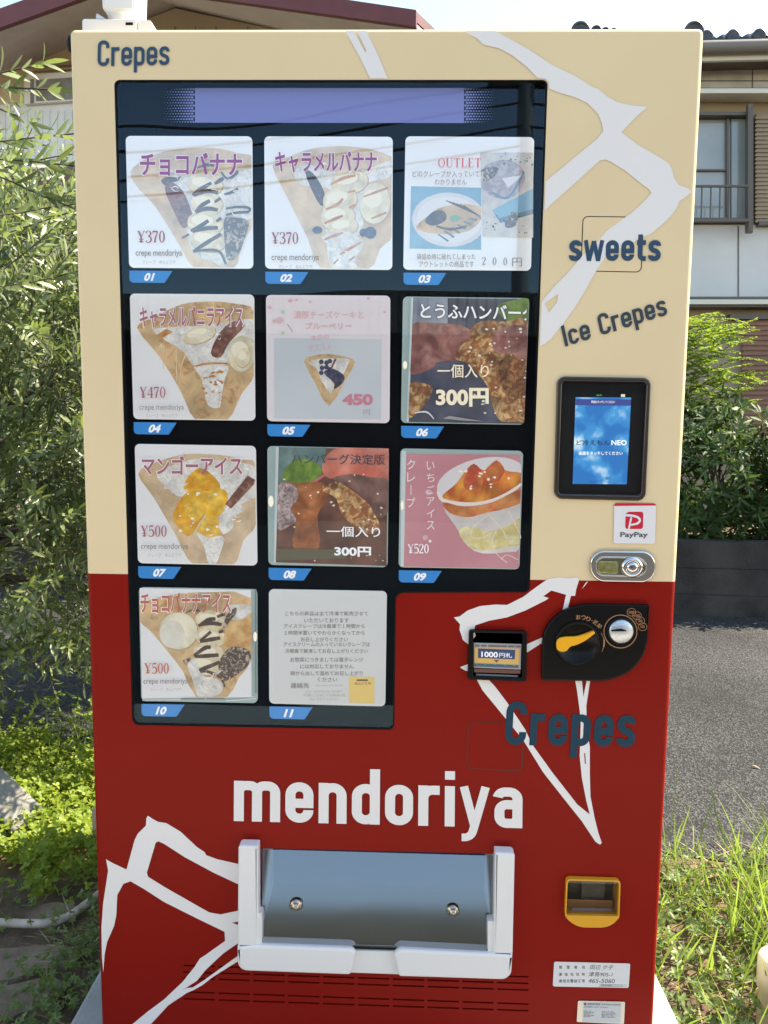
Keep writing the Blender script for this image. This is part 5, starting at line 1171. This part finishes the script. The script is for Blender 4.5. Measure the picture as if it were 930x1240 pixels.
c.shape([(630, 634), (700, 634), (700, 644), (630, 644)], ink); c.txt('めんどりや', 618, 650, 718, 670, ink, .01); c.done()

gk = MB(); gk.plate([WIN, fillet([(140, 98.3), (661.6, 98.3), (639.8, 715.7), (477.7, 716.2), (475.7, 882.2), (161.8, 876.2)], [6, 6, 6, 10, 6, 7], True)], .0008, .0146, .0004, black2); gk.build('window_gasket', vm)
# clear front pane
pn = MB(); pn.poly(WIN, .0035, film('window_pane', .035, .004, wav=.12, wscale=2.2, gtint=(.45, .75, 1))); pn.build('window_pane', vm)

# ---- touch screen
sc = MB(); inn = fillet([(681, 461.5), (783.5, 463), (776.5, 600), (676.5, 598)], 4, True)
sc.plate([fillet([(675, 455.5), (789, 457.5), (782, 606.8), (671, 604)], 10, True), inn], -.005, .014, .0025, mat('screen_bezel', (.030, .022, .018), .3, coat=.4), k=3)
so = sc.build('touch_screen', vm)
bg_ = MB(); bg_.plate(inn, .004, .002, .0002, black2); bg_.build('screen_glass', so)
def lcd():
    m = bpy.data.materials.new('lcd_sky'); m.use_nodes = True; n, l = nodes(m); b = n['Principled BSDF']
    b.inputs['Base Color'].default_value = (.01, .01, .012, 1); b.inputs['Roughness'].default_value = .3; b.inputs['Emission Strength'].default_value = .50
    tc = n.new('ShaderNodeTexCoord'); t = n.new('ShaderNodeTexNoise'); t.inputs['Scale'].default_value = 22; t.inputs['Detail'].default_value = 6
    l.new(tc.outputs['Object'], t.inputs['Vector']); r = n.new('ShaderNodeValToRGB'); e = r.color_ramp.elements
    e[0].position = .46; e[0].color = (.004, .12, .42, 1); e[1].position = .72; e[1].color = (.50, .68, .82, 1); x = e.new(.56); x.color = (.02, .22, .56, 1)
    l.new(t.outputs[0], r.inputs[0]); l.new(r.outputs[0], b.inputs['Emission Color']); return m
lc = MB(); LQ = [(697, 481), (764.3, 481.4), (759, 586.4), (693.4, 586)]; lc.poly(LQ, .0027, lcd())
zz = lambda X, Y: (670+X/7.296, 445+Y/7.296); ew, ed, eb = emi('lcd_white', (.75, .85, .95), .5), emi('lcd_deep', (.02, .04, .22), .5), emi('lcd_navy', (.004, .012, .09), .4)
cloud = emi('lcd_cloud', (.22, .45, .70), .42)
def lp(pts, m, k=0, y=.0026):
    q = [zz(*p) for p in pts]; q = smooth_curve(q, k) if k else q; q = clip_convex(q, LQ); 
    if len(q) > 2: lc.poly(q, y, m)
lp([(198, 278), (690, 282), (687, 338), (196, 334)], ed)
def lt(t, x0, y0, x1, y1, m, off=0, y=.0024): a, b = zz(x0, y0), zz(x1, y1); lc.text(t, (a[0], a[1], b[0], b[1]), y, m, off)
lt('商品をタッチしてください', 335, 292, 545, 316, ew, .005)
lt('ど冷えもん', 203, 640, 500, 688, eb, .02)
lt('NEO', 514, 642, 648, 687, ew, .01)
lt('画面をタッチしてください', 226, 742, 612, 774, ew, .008)
lp([(460, 966), (510, 966), (510, 992), (460, 992)], emi('lcd_button', (.02, .15, .40), .5), 0, .0025); lt('English', 385, 970, 450, 990, emi('lcd_text2', (.05, .2, .45), .5)); lt('ご利用ありがとうございます', 305, 1002, 510, 1014, eb)
a_, b_2 = zz(380, 240), zz(430, 252); lc.text('空満', (a_[0], a_[1], b_2[0], b_2[1]), .0024, emi('lcd_green', (.05, .6, .2), .35), .02)
q = [zz(598, 236), zz(634, 236), zz(634, 260), zz(598, 260)]; lc.poly(q, .0025, emi('lcd_icon', (.7, .7, .7), .35))
lc.build('display', so)
gp = MB(); gp.poly(inn, .001, film('screen_pane', .05, .006)); gp.build('screen_cover', so)

# ---- PayPay sticker
st = MB(); ps = lambda X, Y: (730+X*75/809, 600+Y*115/1240); stw = mat('sticker_white', (.76, .725, .73), .4, spec=.25); str_ = mat('sticker_red', (.62, .012, .035), .4)
sq = fillet([ps(150, 98), ps(695, 102), ps(683, 630), ps(138, 624)], 3, True)
st.poly(sq, YT-.0002, stw)
st.poly(clip_convex(sq, [ps(100, 60), ps(750, 60), ps(750, 130), ps(100, 138)]), YT-.0004, str_)
st.poly(fillet([ps(298, 212), ps(530, 212), ps(524, 437), ps(292, 437)], [5, 3, 3, 3], True), YT-.0004, str_)
st.strip([ps(372, 285), ps(338, 445)], 2.2, YT-.0006, stw)
st.strip(smooth_curve([ps(285, 258), ps(370, 262), ps(450, 282), ps(484, 322), ps(452, 364), ps(365, 385)], 6, False), [2.8]*26+[2.4]*5, YT-.0007, stw)
st.text('PayPay', (730+228*75/809, 600+478*115/1240, 730+588*75/809, 600+562*115/1240), YT-.0006, mat('sticker_ink', (.05, .05, .055), .5), .02)
st.build('payment_sticker', vm)

# ---- chrome lock plate
lk = MB(); kz = lambda X, Y: (660+X*170/753, 440+Y*280/1240)
lk.plate(fillet([kz(245, 1003), kz(596, 1008), kz(592, 1178), kz(244, 1172)], 17, True, 10), -.006, .006, .0028, chrome, k=3)
lko = lk.build('lock_plate', vm, shade=40)
l2 = MB(); l2.plate([fillet([kz(275, 1035), kz(520, 1038), kz(558, 1095), kz(516, 1148), kz(272, 1140)], 9, True), fillet([kz(282, 1043), kz(512, 1046), kz(546, 1095), kz(510, 1140), kz(280, 1132)], 8, True)], -.0075, .002, .0008, chrome)
l2.poly(fillet([kz(284, 1046), kz(512, 1048), kz(544, 1095), kz(510, 1138), kz(281, 1130)], 8, True), -.0063, mat('lock_recess', (.35, .34, .25), .22, 1.0))
l2.build('latch_recess', lko)
hd2 = MB(); hd2.plate(fillet([kz(288, 1062), kz(392, 1064), kz(390, 1128), kz(286, 1124)], 3, True), -.0085, .0025, .0008, mat('latch_green', (.42, .42, .16), .25, .9, col2=(.60, .62, .30), nscale=90)); hd2.build('latch', lko)
kc = MB(); kp = P(*kz(466, 1093), -.006); kc.lathe(kp, (0, -1, 0), [(.0185, 0), (.0180, .004), (.0135, .0052), (.0105, .0052), (.0102, .0035), (.0098, .0035), (.0092, .0062), (.004, .0066), (0.0, .0066)], chrome, 32)
kx = kz(462, 1090); kc.strip([(kx[0]-1.4, kx[1]-1.2), (kx[0]+1.8, kx[1]+1.6)], 1.0, -.0130, black2); kc.build('key_cylinder', lko)

# ---- banknote slot
nz = lambda X, Y: (560+X*85/930, 755+Y*80/875)
nb = MB(); nb.plate([fillet([nz(88, 88), nz(860, 108), nz(850, 775), nz(70, 745)], 3.5, True), fillet([nz(148, 125), nz(798, 138), nz(790, 722), nz(145, 700)], 1, True)], -.010, .012, .002, black, k=2); no = nb.build('banknote_slot', vm)
nk = MB(); nk.poly([nz(140, 118), nz(806, 130), nz(798, 730), nz(138, 708)], .0, black2)
grey = mat('slot_grey', (.42, .38, .37), .3, coat=.5); nk.plate([nz(150, 258), nz(782, 276), nz(772, 610), nz(150, 585)], -.0055, .004, .0006, grey)
nk.poly([nz(160, 320), nz(752, 336), nz(745, 545), nz(158, 520)], -.0058, mat('slot_amber', (.72, .42, .12), .4)); nk.poly([nz(208, 330), nz(700, 350), nz(694, 475), nz(206, 458)], -.0060, mat('slot_blue', (.03, .06, .16), .4))
nk.poly([nz(412, 480), nz(490, 483), nz(450, 520)], -.0060, mat('slot_arrow', (.14, .10, .12), .5)); nk.poly([nz(158, 528), nz(742, 552), nz(740, 590), nz(158, 570)], -.0060, mat('slot_teal', (.07, .11, .16), .4))
for X in (190, 308, 432, 570, 685): nk.poly(ellipse(*nz(X, 530+(X-190)*.045), 1.9, .7, 12), -.0062, mat('slot_led', (.03, .45, .22), .4))
for X0, X1 in ((165, 228), (245, 320), (340, 590), (602, 690), (702, 768)): nk.poly([nz(X0, 275+X0*.025), nz(X1, 275+X1*.025), nz(X1, 300+X1*.025), nz(X0, 300+X0*.025)], -.0060, mat('slot_vent', (.13, .12, .12), .5))
nk.text('1000', None, -.0062, pw, .03, 0, [nz(250, 370), nz(470, 378), nz(470, 452), nz(250, 444)]); nk.text('円札', None, -.0062, pw, .012, 0, [nz(487, 385), nz(655, 391), nz(655, 456), nz(487, 450)])
nk.plate([nz(150, 598), nz(770, 618), nz(768, 668), nz(152, 648)], -.0065, .004, .0012, mat('slot_roller', (.16, .055, .04), .25, coat=.5)); nk.plate([nz(180, 668), nz(738, 690), nz(735, 712), nz(180, 690)], -.005, .003, .0006, mat('slot_lip', (.22, .22, .24), .3))
nk.build('slot_insert', no)

# ---- coin panel
cz = lambda X, Y: (650+X*145/930, 725+Y*110/706)
cp = MB(); cpl = fillet([cz(40, 640), cz(45, 300), cz(80, 215), cz(170, 110), cz(340, 40), cz(878, 50), cz(866, 340), cz(830, 450), cz(740, 570), cz(560, 645)], [2.5, 9, 9, 12, 12, 1, 8, 9, 11, 13], True)
cp.plate(cpl, -.012, .012, .0032, black, k=3); co = cp.build('coin_panel', vm)
kb = MB(); kc0 = P(*cz(315, 345), -.012); rad = abs(P(*cz(490, 345), -.012).x-kc0.x)
kb.lathe(kc0, (0, -1, 0), [(rad, 0), (rad, .002), (rad*.97, .004), (rad*.90, .0045), (rad*.87, .002), (0.0, .002)], black, 40)
ko = kb.build('return_knob', co)
kn = MB(); kn.plate(fillet([cz(150, 365), cz(160, 310), cz(215, 298), cz(320, 295), cz(440, 250), cz(458, 268), cz(370, 335), cz(300, 365), cz(258, 372), cz(240, 405), cz(200, 418), cz(160, 405)], [6, 6, 5, 5, 1.5, 1.5, 5, 5, 3, 4, 6, 6], True), -.019, .006, .0015, orange, k=2)
for i in range(5): x = 372+i*15; kn.strip([cz(x, 285-i*7), cz(x+8, 272-i*7)], .9, -.0192, mat('orange_groove', (.42, .16, .01), .5))
kn.build('return_lever', ko)
cs = MB(); cc = P(*cz(650, 250), -.012); r2 = abs(P(*cz(742, 250), -.012).x-cc.x)
cs.lathe(cc, (0, -1, 0), [(r2*1.18, 0), (r2*1.15, .0025), (r2*1.05, .0028), (r2*1.0, .0012), (r2, .006), (r2*.94, .0072), (0, .0072)], mat('slot_metal', (.58, .62, .66), .38, .9, col2=(.5, .54, .58), nscale=200), 36)
cs.lathe(cc+Vector((0, -.0001, 0)), (0, -1, 0), [(r2*1.2, 0), (r2*1.17, .003), (r2*1.04, .003)], black, 36)
cs.poly([cz(578, 243), cz(620, 236), cz(655, 232), cz(696, 246), cz(696, 254), cz(578, 254)], -.0195, black2); cs.build('coin_slot', co)
ci = MB(); cop = mat('copper_print', (.46, .22, .10), .5)
ci.strip(ellipse(*cz(650, 255), 128*.1559, 128*.1558, 48), .9, -.0124, cop, True)
ci.strip(smooth_curve([cz(500, 265), cz(522, 320), cz(520, 370), cz(505, 412)], 5, False), [.5]*5+[1.6]*6+[.5]*5, -.0124, cop)
for (X, Y), t in zip(((735, 105), (778, 132), (804, 172), (822, 218)), ('500', '100', '50', '10')):
    x, y = cz(X, Y); ci.strip(ellipse(x, y, 5.2, 4.7, 24), .5, -.0124, cop, True); ci.text(t, (x-(3.3 if len(t) > 2 else 2.4), y-1.6, x+(3.3 if len(t) > 2 else 2.4), y+1.6), -.0124, cop, .01)
for ch, X, Y, an in (('お', 322, 142, -.1), ('つ', 362, 147, .1), ('り', 400, 158, .3), ('・', 430, 170, .4), ('返', 455, 184, .55), ('却', 486, 212, .7)):
    x, y = cz(X, Y); s_ = 2.7; ca, sa = math.cos(an), math.sin(an)
    ci.text(ch, None, -.0124, cop, .012, 0, [(x+(a*ca-b*sa)*s_, y+(a*sa+b*ca)*s_) for a, b in ((-1, -1), (1, -1), (1, 1), (-1, 1))] if ch != '・' else [(x-.5, y-.5), (x+.5, y-.5), (x+.5, y+.5), (x-.5, y+.5)])
for X in (118, 502): 
    a = [cz(X-22, 508), cz(X-18, 482), cz(X+20, 482), cz(X+24, 512)]; ci.strip(a, .8, -.0124, black2)
ci.build('coin_marks', co)

# ---- coin return cup
uz = lambda X, Y: (675+X*90/930, 1055+Y*75/775)
cu = MB(); amber = mat('amber_plastic', (.74, .34, .02), .3, coat=.3)
ol = fillet([uz(115, 100), uz(795, 122), uz(778, 590), uz(700, 670), uz(600, 712), uz(300, 712), uz(180, 660), uz(95, 575)], [5, 5, 2, 5, 5, 6, 5, 3], True)
il = fillet([uz(128, 118), uz(775, 140), uz(760, 568), uz(112, 556)], [4, 4, 1.5, 1.5], True)
cu.plate([ol, il], -.011, .013, .0022, amber, k=2); cuo = cu.build('coin_return', vm)
ci2 = MB()
def wallq(a, b, y0, y1, m): v = [P(*a, y0), P(*b, y0), None, None]; v[2] = Vector((v[1].x, y1, v[1].z)); v[3] = Vector((v[0].x, y1, v[0].z)); ci2.add(v, [(0, 1, 2, 3)], m)
A_, B_, C_, D_ = uz(128, 118), uz(775, 140), uz(760, 568), uz(112, 556)
for a, b in ((A_, B_), (B_, C_), (C_, D_), (D_, A_)): wallq(a, b, -.003, .036, amber)
pa = [P(*q, -.003) for q in (A_, B_, C_, D_)]; ci2.add([Vector((q.x, .036, q.z)) for q in pa], [(0, 1, 2, 3)], mat('cup_back', (.035, .03, .022), .4)); ci2.poly(fillet([uz(175, 455), uz(690, 468), uz(690, 545), uz(180, 535)], 3, True), .012, mat('cup_tray', (.50, .40, .46), .3)); ci2.poly([uz(128, 350), uz(690, 365), uz(690, 470), uz(128, 455)], .020, mat('cup_ramp', (.50, .25, .09), .35))
ci2.build('cup_lining', cuo)
cf = MB(); fa = [P(*q, .026) for q in (uz(305, 60), uz(600, 70), uz(585, 345), uz(300, 345))]; cf.add([tuple(v) for v in fa], [(0, 1, 2, 3)], mat('flap_smoke', (.10, .105, .085), .3)); cf.build('cup_flap', cuo)
cw = MB(); cw.poly(il, -.004, film('cup_window', .05, .03, tint=(.75, .72, .68))); cw.build('cup_window', cuo)

# ---- delivery port
pz = lambda X, Y: (270+X*370/930, 1010+Y*190/478)
dp = MB()
dp.plate(fillet([pz(46, 36), pz(106, 38), pz(108, 345), pz(44, 345)], [4, 1.5, .5, .5], True), -.026, .026, .004, wplast, k=3)
dp.plate(fillet([pz(829, 57), pz(889, 60), pz(882, 370), pz(823, 368)], [1.5, 4, .5, .5], True), -.026, .026, .004, wplast, k=3)
dp.plate(fillet([pz(43, 345), pz(106, 340), pz(392, 350), pz(403, 362), pz(388, 431), pz(62, 419), pz(44, 404)], [.5, .5, 3, 2, 3, 4, 5], True), -.029, .029, .005, wplast, k=3)
dp.plate(fillet([pz(536, 352), pz(822, 366), pz(882, 370), pz(878, 430), pz(860, 446), pz(535, 436), pz(520, 366)], [3, .5, .5, 4, 5, 3, 2], True), -.029, .029, .005, wplast, k=3)
dp.plate([pz(380, 354), pz(545, 358), pz(545, 430), pz(380, 424)], -.018, .018, .003, wplast, k=2)
dpo = dp.build('delivery_frame', vm)
inn2 = MB(); pq = [P(*q, 0) for q in PORT]
x0, x1 = min(p.x for p in pq), max(p.x for p in pq); zt, zb = max(p.z for p in pq)+.01, sorted(p.z for p in pq)[1]+.002
inw = mat('port_lining', (.74, .77, .80), .5); ind = mat('port_floor', (.075, .075, .045), .55); inb = mat('port_blue_reflection', (.05, .085, .19), .45)
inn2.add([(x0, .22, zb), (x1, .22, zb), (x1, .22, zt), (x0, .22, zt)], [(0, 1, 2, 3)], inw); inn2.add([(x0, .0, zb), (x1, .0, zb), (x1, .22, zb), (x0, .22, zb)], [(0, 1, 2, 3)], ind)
inn2.add([(x0, .01, zb), (x0, .22, zb), (x0, .22, zt), (x0, .01, zt)], [(0, 1, 2, 3)], inw); inn2.add([(x1, .01, zb), (x1, .22, zb), (x1, .22, zt), (x1, .01, zt)], [(0, 3, 2, 1)], inw); inn2.add([(x0, .01, zt), (x1, .01, zt), (x1, .22, zt), (x0, .22, zt)], [(0, 1, 2, 3)], black2)
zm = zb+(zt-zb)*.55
inn2.add([(x0, .20, zb), (x1, .20, zb), (x1, .20, zm), (x0, .20, zm), (x0, .22, zm), (x1, .22, zm)], [(0, 1, 2, 3), (3, 2, 5, 4)], inb)  # blue band: the flap's reflection put in as colour on the back wall
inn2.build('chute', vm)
fl = MB(); FT, FB = .046, -.021     # flap leans outward at the bottom
fq = [P(*pz(112, 46), FT), P(*pz(822, 66), FT), P(*pz(806, 356), FB), P(*pz(112, 334), FB)]
fl.add([tuple(v) for v in fq], [(3, 2, 1, 0)], film('flap_sheet', .21, .08, tint=(.80, .83, .87), gtint=(.85, .95, 1))); flo = fl.build('flap', dpo)
fs = MB()
for X, Y in ((222, 216), (700, 233)):
    p = P(*pz(X, Y), .004); fs = MB(); fs.lathe(p, (0, -1, -.25), [(.0125, -.004), (.0125, .002), (.0095, .005), (.0065, .0055), (.006, .008), (0, .009)], mat('steel', (.45, .40, .33), .25, 1.0), 24); fs.build('flap_screw', flo)
sb2 = MB(); sb2.plate([pz(112, 334), pz(806, 355), pz(806, 362), pz(112, 341)], -.020, .004, .0006, black2); sb2.build('flap_edge', flo)
jl = MB(); jl.plate([pz(97, 240), pz(118, 241), pz(118, 345), pz(97, 343)], -.022, .02, .0008, wplast); jl.build('flap_hinge', dpo); jl = MB(); jl.plate([pz(806, 265), pz(826, 266), pz(823, 364), pz(806, 362)], -.022, .02, .0008, wplast); jl.build('flap_hinge', dpo)

# ---- owner label and rating plate
oz = lambda X, Y: (660+X*120/930, 1150+Y*90/698)
ob = MB(); ob.poly(fillet([oz(85, 112), oz(800, 130), oz(785, 360), oz(72, 345)], 2.2, True), YT, mat('label_white', (.68, .67, .66), .45)); ink2 = mat('label_ink', (.045, .045, .05), .5)
for r_, (t, yl) in enumerate((('管理者名', 165), ('連絡先住所', 232), ('連絡先電話番号', 294))):
    k = len(t)
    for i, ch in enumerate(t):
        X = 145+(360-145)*i/(k-1); s_ = 15; ob.text(ch, None, YT-.0002, ink2, .01, 0, [oz(X-s_, yl-s_+i*0), oz(X+s_, yl-s_), oz(X+s_, yl+s_), oz(X-s_, yl+s_)])
def pen(word, X0, X1, Y0, Y1): ob.text(word, None, YT-.0002, ink2, .0, 1.2, [oz(X0, Y0), oz(X1, Y0+3), oz(X1, Y1+3), oz(X0, Y1)])
pen('田辺 夕子', 425, 640, 143, 185); pen('津島905-1', 410, 632, 208, 252); pen('465-5060', 408, 655, 272, 312)
ob.strip([oz(505, 325), oz(770, 332), oz(770, 350), oz(505, 345)], .3, YT-.0002, ink2, True); ob.text('自動販売機統一ステッカー', None, YT-.0002, ink2, .0, 0, [oz(525, 328), oz(740, 333), oz(740, 347), oz(525, 342)]); ob.build('owner_label', vm)
rp = MB(); rp.plate(fillet([oz(308, 480), oz(752, 490), oz(742, 700), oz(296, 680)], 1.6, True), -.0016, .0014, .0004, mat('plate_metal', (.55, .55, .50), .25, 1.0))
rp.poly([oz(362, 492), oz(716, 500), oz(708, 690), oz(350, 678)], -.0018, mat('plate_face', (.50, .52, .53), .5)); 
rp.poly([oz(365, 502), oz(388, 502), oz(388, 520), oz(365, 520)], -.0020, ink2); rp.text('自動販売機', None, -.0020, ink2, .02, 0, [oz(400, 502), oz(522, 505), oz(522, 522), oz(400, 519)]); rp.text('電気用品安全法適合品', None, -.0020, ink2, 0, 0, [oz(532, 507), oz(708, 511), oz(708, 525), oz(532, 521)])
rp.text('定格電圧 100V 50/60Hz', None, -.0020, ink2, 0, 0, [oz(365, 530), oz(590, 535), oz(590, 547), oz(365, 542)])
for i in range(5): rp.text(('冷媒封入量', '電熱装置', '消費電力', '総質量', '製造番号')[i], None, -.0020, ink2, 0, 0, [oz(362, 572+i*13), oz(430+(i % 2)*30, 574+i*13), oz(430+(i % 2)*30, 583+i*13), oz(362, 581+i*13)]); rp.text(('使用上の注意', '水平に設置', '転倒防止', '屋外用', '製造年')[i], None, -.0020, ink2, 0, 0, [oz(530, 578+i*13), oz(640+(i % 3)*18, 580+i*13), oz(640+(i % 3)*18, 589+i*13), oz(530, 587+i*13)])
rp.build('rating_plate', vm)
# small dark bracket on the machine's left flank
bk2 = MB(); p = P(82.5, 55, .07); bk2.lathe((p.x+.015, .07, p.z), (-1, 0, -.1), [(.016, 0), (.016, .008), (.010, .014), (0, .016)], black2, 18); bk2.build('side_bracket', vm)

# ---- white box standing on the machine's top
wb = empty('security_light', (-.45, .12, ZT), 'white plastic light unit standing on top of the machine at its left corner', 'light unit')
b = MB(); wp = mat('aged_white', (.74, .73, .70), .4); YB = .05
b.plate(fillet([(99, 40), (99, 24), (101, 22), (163, 22.5), (165, 24), (165, 40)], 1, True), YB, .10, .003, wp)
p0, p1, p2 = P(165, 23, YB), P(181, 23, YB), P(189.5, 40, YB)
b.prism([p0+Vector((.001, .004, 0)), p1+Vector((0, .004, 0)), p2+Vector((0, .004, 0)), P(165, 40, YB)+Vector((.001, .004, 0))], Vector((0, .09, 0)), wp)
b.poly([(152, 27), (161, 27), (161, 30.5), (152, 30.5)], YB-.0004, black2); b.prism([P(116, 21.9, YB+.02), P(127, 21.9, YB+.02), P(117, 16, YB+.02)], Vector((0, .03, 0)), wp)
b.build('base_box', wb)
h = MB(); a0 = P(148, 21.5, YB+.05); h.lathe((a0.x, a0.y, a0.z-.004), (0, 0, 1), [(.024, 0), (.024, .008), (.018, .012), (.018, .03)], wp, 24); h.build('swivel', wb)
h = MB(); h.plate(fillet([(123.5, 10), (122, -30), (165, -30), (164, 12), (160, 14.5), (130, 14)], 2.5, True), YB+.012, .06, .004, wp); 
h.plate(fillet([(126, 9), (125, -26), (161, -26), (160.5, 11)], 2, True), YB+.0108, .003, .001, wp)
h.build('lamp_head', wb)
